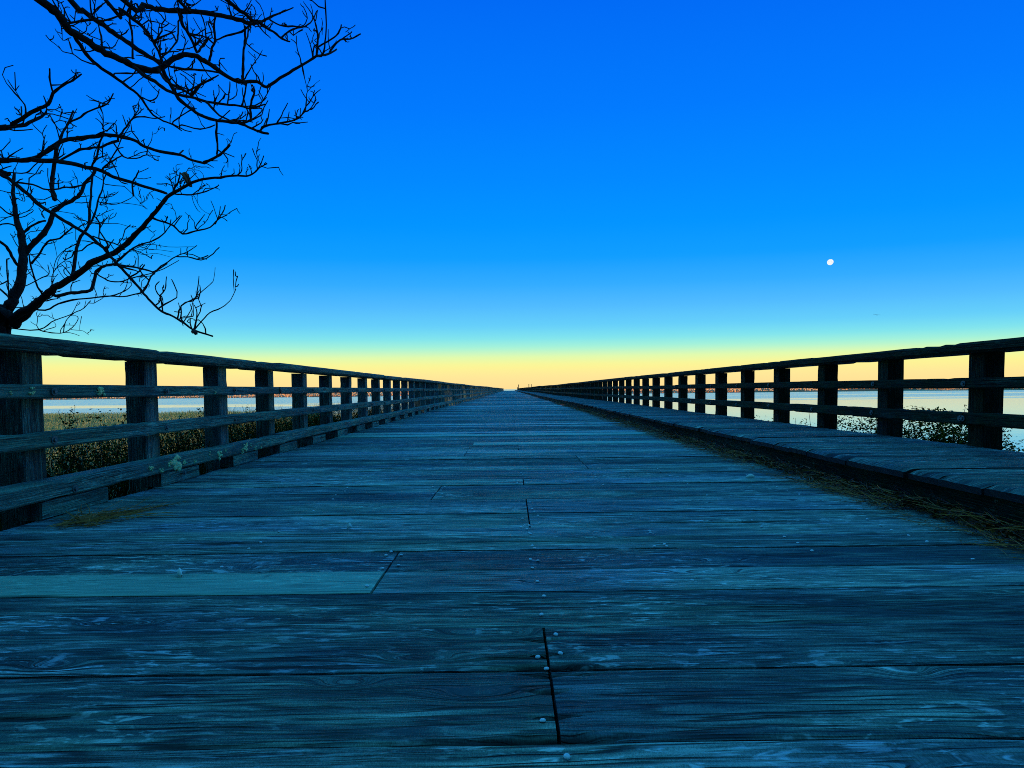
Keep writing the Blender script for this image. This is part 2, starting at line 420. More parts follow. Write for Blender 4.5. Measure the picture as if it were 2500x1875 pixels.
for i in range(len(ys) - 1):
    y0, y1 = ys[i], ys[i + 1]
    rs = random.Random(i * 13 + 5)
    if .7 < y0 < 3.3: nx, nv, rel = 760, 74, .0024
    elif .5 < y0 < 7: nx, nv, rel = 420, 44, .0022
    elif y0 < 16: nx, nv, rel = 160, 14, .0
    elif y0 < 60: nx, nv, rel = 48, 5, 0
    else: nx, nv, rel = 8, 2, 0
    dark = abs(y0)
    tone = rs.uniform(.32, .66); gl = rs.uniform(0, .8)
    nr = .3 if y0 < 2.6 else 1.0; dz = rs.uniform(-.004, .004) * nr + wob(y0); sl = rs.uniform(-.018, .018) * nr
    if y0 > 5 and rs.random() < .10: tone, gl, sl, dz = 1.25, 1.0, rs.uniform(.0, .03), dz + .006  # occasional far rows: sheen painted in as a paler tone
    gap = .0035 if (i in GAPS or (rs.random() < .16 and y0 > 2.6)) else .0004
    segs = [(-2.70, 3.9)] if joint[i] is None else [(-2.70, joint[i] - .004), (joint[i] + .004, 3.9)]
    for k, (a, b) in enumerate(segs):
        fr = (b - a) / 6.85
        tn, tg = tone + rs.uniform(-.12, .12), gl
        sp = None
        if 1.1 < y0 < 1.6:
            e = joint[i] + (-.004 if k == 0 else .004)
            sgn = 1 if y0 > 1.3 else 0
            sp = [(e, .93 if not sgn else .06, .16 if k else .10, .010), (e, .66, .08 if k == 0 else .05, .007), (e, .04, .22, .012), (e, .3, .07, .005)]
        target = deck
        if k == 0 and 1.95 < y0 < 2.1:
            target = newb
            board(target, a, b, y0 + gap, y1 - gap, .004, 200, 12, i * 7 + k, .6, .6, 0, relief=.0005, skew=.006, edge=.003, sa=i, sb=i + 1, knots=[(-.95, .8, .016, .011), (-1.08, .12, .020, .012), (-.80, .36, .018, .007), (-1.75, .25, .02, .012), (-.62, .5, .006, .006), (-1.35, .62, .012, .005)])
            continue
        if (k == len(segs) - 1 and i == I75) or i == I88:
            nm_ = NM(); board(nm_, a, b, y0 + gap, y1 - gap, dz + .006, 60, 8, i * 7 + k, .6, .9, .02, skew=.006, edge=.003, sa=i, sb=i + 1); pale_boards.append(nm_); continue  # pale wood colour also stands in for the bright sheen of these rows
        board(target, a, b, y0 + gap, y1 - gap, dz, max(2, int(nx * fr)), nv, i * 7 + k, tn, tg, sl, relief=rel, edge=.004 if gap > .002 else .0012, sa=i, sb=i + 1, open_=.004,
              skew=.006 + rs.uniform(-.002, .002), split=sp)
deck.obj('deck', M['deck'], bridge)
nb = newb.obj('deck_board', M['newboard'], bridge)
for nm_ in pale_boards: nm_.obj('deck_board', M['newboard'], bridge)
nb['label'] = 'smooth pale newer board let into the old deck'

# stringers below the deck so the gaps stay dark
st = NM()
for x in (-2.5, -1.9, -1.2, -.5, .1, .7, 1.3, 1.9, 2.5, 3.2, 3.7):
    beam(st, (x, -2.8, -.222), (x, BR_END, -.222), (1, 0, 0), (0, 0, 1), .14, .28, .01, 30, 0, 3)
for x in np.arange(-2.50, 3.8, .32):
    beam(st, (x, -2.8, -.39), (x, BR_END, -.39), (1, 0, 0), (0, 0, 1), .318, .05, .004, 40, 0, 5)
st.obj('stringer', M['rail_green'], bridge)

# raised footway on the right, its kerb timber
wk = NM()
y = -2.4; i = 0
while y < BR_END - .3:
    w = random.Random(i).uniform(.22, .30); rs = random.Random(i + 900)
    if y < 9: nx, nv, rel = 120, 30, .0018
    elif y < 40: nx, nv, rel = 30, 6, 0
    else: nx, nv, rel = 4, 2, 0
    e = WALK_X + rs.uniform(-.011, .011) + (.015 * math.sin(y * 1.3) if y > 0 else 0)
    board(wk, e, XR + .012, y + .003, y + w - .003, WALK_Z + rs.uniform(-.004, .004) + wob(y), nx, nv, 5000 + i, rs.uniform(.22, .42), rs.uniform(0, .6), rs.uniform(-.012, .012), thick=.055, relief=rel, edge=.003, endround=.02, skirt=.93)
    y += w; i += 1
wk.obj('footway', M['deck'], bridge)
kb = NM()
y = -2.4; i = 0
while y < BR_END - 1:
    L = 4.44
    beam(kb, (2.44, y, .088), (2.44, min(y + L - .012, BR_END), .088), (1, 0, 0), (0, 0, 1), .14, .17, .012, .10 if y < 20 else 1.5, .004 if y < 20 else 0, 60 + i, (.4, .3, 0))
    y += L; i += 1
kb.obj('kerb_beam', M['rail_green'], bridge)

# nail heads: one dome mesh shared by every head
def dome_mesh(name, r, h, mat, sides=10):
    nm = NM(); rings = [(1, 0), (1, .35), (.8, .8), (.4, 1)]
    v = [(r * a * math.cos(t), r * a * math.sin(t), h * b) for a, b in rings for t in np.linspace(0, 2 * PI, sides, endpoint=False)] + [(0, 0, h)]
    q = [(k * sides + j, k * sides + (j + 1) % sides, (k + 1) * sides + (j + 1) % sides, (k + 1) * sides + j) for k in range(3) for j in range(sides)]
    q += [(3 * sides + j, 3 * sides + (j + 1) % sides, 4 * sides, 4 * sides) for j in range(sides)]
    nm.add(v, q); return nm.mesh(name, mat)
nail_me = dome_mesh('nail', .0072, .0046, M['nail'])
spots = [onz(x, y) for x, y in ((1322, 1502), (1357, 1551), (1368, 1597), (1313, 1606), (1334, 1635), (1325, 1762), (1384, 1850), (1328, 1457), (1312, 1421), (1586, 1297),
         (1598, 1335), (1690, 1418), (1300, 1388), (1313, 1370), (1305, 1340), (1295, 1367), (896, 1435), (934, 1389), (955, 1348), (1628, 1335), (1272, 1288), (1292, 1284), (1292, 1302), (1304, 1250), (1276, 1267), (1280, 1284))]
for i in range(len(ys) - 1):
    if 2.2 < ys[i] < 6.0 and len(spots) < 96:
        xs = [.7, 1.3, 1.9] + ([joint[i] - .035, joint[i] + .035] if joint[i] is not None else [.1]) + [-1.2]
        for x in xs:
            for f in (.25, .75):
                if random.random() < .62: spots.append(np.array([x + random.uniform(-.02, .02), ys[i] + (ys[i + 1] - ys[i]) * f, 0]))
for p in spots[:98]:
    o = link('nail', nail_me, bridge, (p[0], p[1], .006 if (1.99 < p[1] < 2.24 and p[0] < -.48) else .0018)); o.rotation_euler = (random.uniform(-.2, .2), random.uniform(-.2, .2), 0)

# ------------------------------------------------------------------ railings
def bolt_mesh(name):
    nm = NM()
    def disc(r0, r1, x0, x1, n):
        a = np.linspace(0, 2 * PI, n, endpoint=False)
        ring = lambda r, x: np.stack([np.full(n, x), r * np.cos(a), r * np.sin(a)], 1)
        v = np.concatenate([ring(r0, x0), ring(r0, x1), ring(r1, x1)]); j = np.arange(n); k = (j + 1) % n
        nm.add(v, np.concatenate([np.stack([j, k, k + n, j + n], 1), np.stack([j + n, k + n, k + 2 * n, j + 2 * n], 1)]))
    disc(.023, .009, 0, .004, 16); disc(.013, .0001, .002, .013, 6)
    return nm.mesh(name, M['bolt'], False)
bolt_me = bolt_mesh('bolt')

def railing(side):
    left = side < 0
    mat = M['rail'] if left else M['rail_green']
    root = empty('railing', (XL if left else XR, 0, 0))
    tag(root, 'weathered blue-grey timber railing on the left with kerb beam and lichen' if left else
        'dark mossy timber railing on the right standing on the raised footway', 'railing', 'timber railings along the bridge')
    fx = XL if left else XR                       # deck-facing face
    cx = fx + side * POST / 2
    s = -side
    zt, zb = .962, -.42
    kinds = []
    for v in range(5):
        nm = NM()
        beam(nm, (0, 0, zb), (0, 0, zt), (1, 0, 0), (0, 1, 0), POST, POST, .008, .06, .003, 300 + v * 7 + (0 if left else 50), (.35 + .1 * v, .3, 0))
        kinds.append(nm.mesh('post', mat))
    far = NM(); nshown = 0
    nP = int((BR_END - Y1P) / SP)
    order = [k for k in range(-4, nP)]
    for k in order:
        y = Y1P + SP * k + POST / 2
        z = wob(y)
        if -3 <= k < 97:
            o = link('post', kinds[(k * 7) % 5], root, (cx - fx, y, z))
            o.rotation_euler = (random.uniform(-.006, .006), random.uniform(-.006, .006), random.uniform(-.02, .02))
        elif k >= 97:
            beam(far, (cx, y, zb + z), (cx, y, zt + z), (1, 0, 0), (0, 1, 0), POST, POST, .008, 2, 0, k, (.5, .3, 0))
    d = localise(far.obj('distant_post', mat, root)); d['kind'] = 'stuff'
    # rails in lengths of five bays
    def run(name, xin, w, z0, z1, phase, ch, seed, tone, step=.012):
        yj = [-2.2] + [Y1P + POST / 2 + SP * (k + phase) for k in range(-1, nP, 5) if Y1P + SP * (k + phase) > -1.5] + [BR_END]
        parts = []
        for i in range(len(yj) - 1):
            a, b = yj[i], yj[i + 1]
            if b - a < .3: continue
            farr = a > 110
            rs = random.Random(seed + i)
            dz = step * rs.uniform(-.5, .5) + (step * .5 if i <= 1 else -step * .2); dx = rs.uniform(-.004, .004)
            nm = NM() if not farr or not parts or i == [q for q in range(len(yj)) if yj[q] > 110][0] else parts[-1][0]
            xm = xin + side * w / 2 + dx
            beam(nm, (xm, a + .004, (z0 + z1) / 2 + dz + wob(a)), (xm, b - .004, (z0 + z1) / 2 + dz * .6 + wob(b)), (1, 0, 0), (0, 0, 1), w, z1 - z0, ch,
                 .07 if a < 12 else (.3 if a < 40 else 2.5), .0024 if a < 12 else (.002 if a < 40 else 0), seed + i * 3, (tone + rs.uniform(-.15, .15), .3, 0))
            if not parts or parts[-1][0] is not nm: parts.append((nm, a, b, dz))
        return [(localise(nm.obj(name, mat, root)), a, b, dz) for nm, a, b, dz in parts]
    xin = -2.69 if left else 3.55
    cap = run('cap_rail', xin + s * .02, .31, .962, 1.043, 4, .018, 11 + (40 if left else 80), .35, .014)
    up = run('upper_rail', xin, .105, .684, .767, 4, .012, 12 + (40 if left else 80), .45)
    lo = run('lower_rail', xin, .105, .398, .493, 4 if left else 2, .012, 13 + (40 if left else 80), .6)
    for parts, z in ((up, .7255), (lo, .4455)):
        for o, a, b, dz in parts:
            for k in range(0, 17):
                y = Y1P + SP * k + POST / 2 + random.uniform(-.02, .02)
                if a < y < b:
                    c = link('bolt', bolt_me, o)
                    c.location = (xin + s * .004, y, z + dz + random.uniform(-.006, .006)); c.rotation_euler = (random.uniform(0, 1), 0, 0 if left else PI)
    if left:
        kr = run('kerb_rail', -2.645, .15, .110, .215, 4, .012, 14, .62)
        bl = []
        for v in range(3):
            nm = NM(); beam(nm, (0, 0, 0), (0, .53, 0), (1, 0, 0), (0, 0, 1), .14, .107, .008, .06, .003, 700 + v * 5, (.5 + .1 * v, .3, 0)); bl.append(nm.mesh('kerb_block', mat))
        far = NM()
        for k in range(-4, nP):
            y = Y1P + SP * k - .05
            if -3 <= k < 97: link('kerb_block', bl[k % 3], root, (-2.733 - fx, y + random.uniform(-.02, .02), .0535 + wob(y)))
            elif k >= 97: beam(far, (-2.733, y, .0535 + wob(y)), (-2.733, y + .53, .0535 + wob(y)), (1, 0, 0), (0, 0, 1), .14, .107, .008, 2, 0, k, (.5, .3, 0))
        d = localise(far.obj('distant_kerb_block', mat, root)); d['kind'] = 'stuff'
        # big bolt head and lichen rosettes on the kerb rail
        def lich(px, py, rpx, X, par):
            p = onx(px, py, X); r = rpx * p[1] / FPX * 1.25
            nm = NM(); rs = np.random.default_rng(int(px * 3 + py))
            for q in range(max(4, int(7 * rpx / 6))):
                a = rs.uniform(0, 2 * PI); rr = r * math.sqrt(rs.uniform(0, 1)); cy, cz = p[1] + rr * math.cos(a) * 1.1, p[2] + rr * math.sin(a)
                br = r * rs.uniform(.22, .45); n = 9; t = np.linspace(0, 2 * PI, n, endpoint=False); jr = br * rs.uniform(.6, 1.3, n)
                v = np.concatenate([np.stack([np.full(n, X - .002), cy + jr * np.cos(t), cz + jr * np.sin(t)], 1), np.stack([np.full(n, X + .006), cy + .7 * jr * np.cos(t), cz + .7 * jr * np.sin(t)], 1), [[X + .0075, cy, cz]]])
                j = np.arange(n); k = (j + 1) % n
                nm.add(v, np.concatenate([np.stack([j, k, k + n, j + n], 1), np.stack([j + n, k + n, np.full(n, 2 * n), np.full(n, 2 * n)], 1)]))
            o = nm.obj('lichen_patch', M['lichen'], par)
        def kr_at(y):
            for o, a, b, dz in kr:
                if a <= y < b: return o
            return kr[-1][0]
        for px, py, rp in ((369, 1144, 6), (394, 1149, 5), (416, 1131, 7), (434, 1131, 15), (452, 1130, 6), (477, 1130, 5), (513, 1106, 4), (536, 1111, 8), (551, 1101, 4), (592, 1103, 4),
                           (600, 1090, 8), (599, 1098, 5), (611, 1087, 4), (624, 1095, 4), (636, 1093, 3), (590, 1097, 3)):
            p = onx(px, py, -2.642); lich(px, py, rp, -2.642, kr_at(p[1]))
        for px, py, rp, par in ((77, 953, 7, up), (250, 957, 10, up), (240, 959, 5, up), (527, 958, 4, up), (25, 958, 4, up)):
            p = onx(px, py, -2.687)
            for o, a, b, dz in par:
                if a <= p[1] < b: lich(px, py, rp, -2.687, o)
        for px, py in ((184, 1193), (450, 1131 + 22)):
            p = onx(px, py, -2.64); c = link('bolt', bolt_me, kr_at(p[1])); c.location = (-2.642, p[1], p[2])
    return root
rail_l = railing(-1); rail_r = railing(1)

# ------------------------------------------------------------------ terrain and water
WATER = -2.2
def land_h(x, y):
    x = np.asarray(x, float); y = np.asarray(y, float)
    n = fbm(x * .05 + 3, y * .05 + 9, 5, 3) - .5
    # left flats run further out than the right bank
    shoreL = 18 + np.clip((-x - 6) * 3.2, 0, 46) + n * 16
    shoreR = 11 + np.clip((x - 5) * .25, -3, 8) + n * 6
    w = np.clip((x + 3) / 6, 0, 1); sh = shoreL * (1 - w) + shoreR * w
    d = sh - y
    z = WATER - .5 + np.clip((d + 3) / 8, 0, 1) * .95 + np.clip((d - 4) / 10, 0, 1) * .35
    bank = np.clip((9 - y) / 9, 0, 1) * .85 * np.clip(1 - (np.abs(x) - 6) / 14, 0, 1)
    return z + bank + .12 * (fbm(x * .6, y * .6, 8, 3) - .5)
gx = np.concatenate([np.arange(-120, -20, 3), np.arange(-20, 20, .6), np.arange(20, 62, 3)]); gy = np.arange(-40, 84, 1.0)
GX, GY = np.meshgrid(gx, gy, indexing='ij'); GZ = land_h(GX, GY)
g = NM(); nxg, nyg = len(gx), len(gy)
ii, jj = np.meshgrid(np.arange(nxg - 1), np.arange(nyg - 1), indexing='ij'); a = (ii * nyg + jj).ravel()
g.add(np.stack([GX, GY, GZ], 2).reshape(-1, 3), np.stack([a, a + nyg, a + nyg + 1, a + 1], 1))
M['soil'] = plain_mat('sandy_soil', (.10, .095, .05), (.24, .22, .13), 1.2, .95, .03, .1)
tag(g.obj('ground', M['soil']), kind='structure')

m, nt, b = newmat('tidal_water')
pos = N(nt, 'ShaderNodeNewGeometry').outputs['Position']
spx = N(nt, 'ShaderNodeSeparateXYZ'); nt.links.new(pos, spx.inputs[0])
band = noise(nt, scalev(nt, pos, (.0035, .05, 1)), 1.0, 3, .5)
# breeze: the far water is ruffled everywhere, the near water only left of the bridge
far_ = N(nt, 'ShaderNodeMapRange'); nt.links.new(spx.outputs[1], far_.inputs[0]); far_.inputs[1].default_value = 95; far_.inputs[2].default_value = 150; far_.inputs[3].default_value = -.22; far_.inputs[4].default_value = .16
lft = N(nt, 'ShaderNodeMapRange'); nt.links.new(spx.outputs[0], lft.inputs[0]); lft.inputs[1].default_value = 0; lft.inputs[2].default_value = -14; lft.inputs[3].default_value = -.13; lft.inputs[4].default_value = .14
rip = ramp(nt, math_(nt, 'ADD', band, math_(nt, 'MAXIMUM', far_.outputs[0], math_(nt, 'ADD', lft.outputs[0], -.09))), [(.44, (0, 0, 0)), (.58, (1, 1, 1))])
nt.links.new(mixc(nt, rip, (.86, .88, .84), (.42, .74, .60)), b.inputs['Base Color'])  # pale calm, cyan ruffled: sky reflection partly put into the base colour
b.inputs['IOR'].default_value = 1.33; nt.links.new(math_(nt, 'MULTIPLY_ADD', rip, -.25, .5), b.inputs['Specular IOR Level'])
nt.links.new(math_(nt, 'MULTIPLY_ADD', rip, .06, .10), b.inputs['Roughness'])
wv = noise(nt, scalev(nt, pos, (.5, 2.2, 1)), 1.0, 4, .6)
bp = N(nt, 'ShaderNodeBump'); bp.inputs['Distance'].default_value = .25
nt.links.new(math_(nt, 'MULTIPLY_ADD', rip, .26, .02), bp.inputs['Strength']); nt.links.new(wv, bp.inputs['Height']); nt.links.new(bp.outputs[0], b.inputs['Normal'])
M['water'] = m
w = NM(); w.add([(-7000, -60, WATER), (7000, -60, WATER), (7000, 9000, WATER), (-7000, 9000, WATER)], [(0, 1, 2, 3)])
tag(w.obj('water', M['water']), kind='structure')

# low far shore: marsh, sand strips and dunes
def dune_h(x, y):
    sh = 268 + 18 * np.sin(x * .008 + .6) + 14 * (fbm(x * .02, x * 0, 77, 3) - .5) - np.where(x > 0, x * .06, -x * -.0) + np.where(x < 0, -x * .12, 0)
    d = y - sh
    h = np.clip(d / 10, 0, 1) * .55 + np.clip((d - 8) / 110, 0, 1) * (1.3 + .8 * np.exp(-((x + 10) / 120) ** 2)) * (1 - .75 * np.exp(-((x - 1) / 14) ** 4))
    h += np.clip((d - 30) / 60, 0, 1) * .75 * (fbm(x * .025, y * .03, 78, 4) - .4)
    return WATER - .25 + h * np.clip(1 - (d - 260) / 80, .2, 1)
fx_ = np.concatenate([np.arange(-900, -200, 14), np.arange(-200, 200, 4), np.arange(200, 901, 14)]); fy_ = np.arange(225, 640, 5.0)
GX, GY = np.meshgrid(fx_, fy_, indexing='ij'); GZ = dune_h(GX, GY)
d = NM(); ny_ = len(fy_); ii, jj = np.meshgrid(np.arange(len(fx_) - 1), np.arange(ny_ - 1), indexing='ij'); a = (ii * ny_ + jj).ravel()
d.add(np.stack([GX, GY, GZ], 2).reshape(-1, 3), np.stack([a, a + ny_, a + ny_ + 1, a + 1], 1))
m, nt, b = newmat('marsh_and_dune'); pos = N(nt, 'ShaderNodeNewGeometry').outputs['Position']
n1 = noise(nt, scalev(nt, pos, (.012, .05, 1)), 1.0, 5, .65)
nt.links.new(ramp(nt, n1, [(.30, (.16, .055, .018)), (.46, (.42, .17, .06)), (.56, (.62, .33, .14)), (.70, (.85, .60, .36))]), b.inputs['Base Color'])
b.inputs['Roughness'].default_value = .95; b.inputs['Specular IOR Level'].default_value = .05
M['dune'] = m
tag(d.obj('dunes', M['dune']), kind='structure')

rs = np.random.default_rng(77); mg = NM(); n = 26000
xx = rs.uniform(-420, 420, n); yy = 262 + 190 * rs.random(n) ** 1.5; zz = dune_h(xx, yy); ok = (zz > WATER + .02) & (vn(xx * .03, yy * .06, 41) > .30) & ((np.abs(xx - 1) > 26) | ((yy > 330) & (np.abs(xx) > 70))); xx, yy, zz = xx[ok], yy[ok], zz[ok]; n = len(xx)
band_ = fbm(xx * .004, yy * .09, 43, 3)
strands(mg, np.stack([xx, yy, zz - .05], 1), rs.uniform(.35, .8, n), rs.uniform(.10, .26, n), np.clip((band_ - .35) * 2.4 + rs.normal(0, .12, n), 0, 1), rs, np.stack([rs.normal(0, .3, n), rs.normal(0, .2, n), np.ones(n)], 1), curl=.3, seg=2)
M['marsh'] = tone_mat('marsh_grass', (.62, .21, .06), (1.0, .62, .27), spec=.02)
tag(mg.obj('marsh_grass', M['marsh'], smooth=False), 'orange marsh grass covering the low far shore', 'marsh grass', kind='stuff')

# ------------------------------------------------------------------ beach grass on the left flats
rs = np.random.default_rng(21)
gr = NM()
n = 52000
yy = rs.uniform(0, 1, n) ** .8 * 62 + 5; xx = -rs.uniform(.10, 1.05, n) * (yy * 1.0 + 6) - 3.0
zz = land_h(xx, yy); ok = (zz > WATER + .12) & (xx < -4.2) & (vn(xx * .35, yy * .35, 3) > .22)
xx, yy, zz = xx[ok], yy[ok], zz[ok]; n = len(xx)
dirs = np.stack([rs.normal(.25, .32, n), rs.normal(0, .3, n), np.ones(n)], 1)
strands(gr, np.stack([xx, yy, zz - .03], 1), rs.uniform(.22, .52, n), .004 + .00022 * yy, np.clip(.25 + .6 * rs.random(n) * (0.6 + vn(xx * .2, yy * .2, 9)), 0, 1), rs, dirs, curl=.45, seg=3)
tag(gr.obj('beach_grass', M['grass'], smooth=False), 'pale green and tan beach grass on the flats left of the bridge', 'grass', kind='stuff')

# ------------------------------------------------------------------ undergrowth and shrubs
rs = np.random.default_rng(33)
ug = NM()
n = 28000
yy = rs.uniform(1.0, 24, n); off = rs.uniform(0, 1, n) ** 1.3
xx = -3.12 - off * 2.6; top = .22 + .30 * (fbm(xx * .9, yy * .9, 4, 3) - .35) * 2 - .022 * np.maximum(yy - 5, 0) - off * .15
zz = top - np.abs(rs.normal(0, .28, n)); zl = land_h(xx, yy); zz = np.maximum(zz, zl)
leaves(ug, np.stack([xx, yy, zz], 1), np.full(n, .034), rs.random(n) ** 3.6 * (.3 + .9 * vn(xx * 1.1, yy * 1.1, 12)), rs)
nb_ = 8000; yb = rs.uniform(1.5, 22, nb_); xb = rs.uniform(-5.6, -3.1, nb_); zb_ = np.minimum(land_h(xb, yb), 0)
tb = .15 + .3 * (fbm(xb * .9, yb * .9, 4, 3) - .35) * 2
strands(ug, np.stack([xb, yb, np.maximum(zb_, -.9)], 1), np.clip(tb + 1.0, .3, 1.4), rs.uniform(.0018, .004, nb_), rs.random(nb_) ** 2 * .9, rs, np.stack([rs.normal(0, .25, nb_), rs.normal(0, .25, nb_), np.ones(nb_)], 1), curl=.5, seg=4)
tag(ug.obj('undergrowth', M['undergrowth'], smooth=False), 'dark tangled undergrowth pressed against the outside of the left railing', 'undergrowth', kind='stuff')

def shrub(x, y, ztop, rad, nst, nlf, seed, label, lsize=.045, spread=1.0, tone=.5, fill=0):
    rs = np.random.default_rng(seed)
    z0 = float(land_h(x, y)); root = empty('shrub', (x, y, z0)); tag(root, label, 'shrub', 'shrubs growing beside the bridge')
    stx = NM(); lv = NM(); C = []
    for s in range(nst):
        a = rs.uniform(0, 2 * PI); rr = rad * math.sqrt(rs.uniform(.02, 1)) * spread
        tip = np.array([x + rr * math.cos(a), y + rr * math.sin(a), z0 + (ztop - z0) * rs.uniform(.62, 1.0)])
        b0 = np.array([x + .2 * rr * math.cos(a), y + .2 * rr * math.sin(a), z0 - .05])
        mid = (b0 + tip) / 2 + rs.normal(0, .07, 3); q3 = b0 * .25 + tip * .75 + rs.normal(0, .06, 3)
        P, r = tube(stx, [b0, mid, q3, tip], [.008, .006, .004, .0022], 4, sub=3, wig=.4, seed=seed + s)
        for k in range(4):
            i = rs.integers(len(P) // 2, len(P) - 1); e = P[i] + np.array([rs.normal(0, .13), rs.normal(0, .13), rs.uniform(.03, .2)])
            e[2] = min(e[2], ztop + .03)
            m2 = (P[i] + e) / 2 + rs.normal(0, .02, 3)
            tube(stx, [P[i], m2, e], [.003, .0025, .0016], 4, sub=2)
            C += [P[i] * (1 - t) + e * t + rs.normal(0, .012, 3) for t in rs.uniform(.2, 1, max(1, nlf * 3 // (nst * 5)))]
        C += [P[j] + rs.normal(0, .015, 3) for j in rs.integers(len(P) // 3, len(P), max(1, nlf * 3 // (nst * 5)))]
    if fill:
        u = rs.normal(0, 1, (fill, 3)); u /= np.linalg.norm(u, axis=1)[:, None]; u *= rs.random((fill, 1)) ** .4
        f = np.array([x, y, ztop - .42]) + u * np.array([rad, rad, .40]); f = f[vn(f[:, 0] * 7 + f[:, 1] * 3, f[:, 2] * 7, seed) > .30]; C += list(f)
    C = np.array(C)
    leaves(lv, C, np.full(len(C), lsize * .62), np.clip(rs.random(len(C)) ** 2 * tone * 2, 0, 1), rs)
    o = localise(stx.obj('stem', M['bark'], root)); localise(lv.obj('foliage', M['leaf'], root, smooth=False))
    return root
def shrub_px(px, pytop, Y, **k):
    p = ony(px, pytop, Y); return shrub(float(p[0]), Y, float(p[2]), **k)
shrub_px(268, 985, 5.6, rad=.42, nst=22, nlf=520, seed=1, fill=450, label='leafy dark shrub rising above the grass between the two nearest left posts', lsize=.05)
shrub_px(480, 985, 8.3, rad=.40, nst=16, nlf=260, seed=2, label='small twiggy shrub with a few upright leaves between the second and third left posts', lsize=.05)
shrub_px(565, 985, 9.5, rad=.38, nst=12, nlf=220, seed=3, label='thin upright shrub between the third and fourth left posts against the water', lsize=.05)
shrub_px(860, 1015, 14.5, rad=1.0, nst=40, nlf=1500, seed=4, fill=2880, label='rounded green shrub far along the left railing below its lower rail', lsize=.07, tone=.8)
shrub_px(2090, 1003, 6.6, rad=.50, nst=26, nlf=900, seed=5, fill=2340, label='dark bush seen between the second and third nearest posts of the right railing', lsize=.05)
shrub_px(2240, 985, 6.0, rad=.62, nst=34, nlf=1500, seed=6, fill=5760, label='largest dark bush, leafy sprays above the lower rail, between the two nearest right posts', lsize=.055, tone=.7)
shrub_px(2330, 1010, 5.5, rad=.5, nst=26, nlf=1200, seed=11, fill=4680, label='dense low green bush close against the nearest whole post of the right railing', lsize=.05, tone=.9)
shrub_px(1955, 1018, 8.2, rad=.40, nst=14, nlf=320, seed=7, fill=540, label='sparse low bush seen between the third and fourth nearest right posts', lsize=.055)
shrub_px(1865, 1008, 9.6, rad=.38, nst=14, nlf=300, seed=8, fill=468, label='smallest thin shrub seen between the fourth and fifth nearest right posts', lsize=.055)
shrub_px(2485, 1060, 6.2, rad=.7, nst=30, nlf=900, seed=9, fill=2340, label='green bush at the right edge of the photo beyond the nearest right post', lsize=.06, tone=1.2)

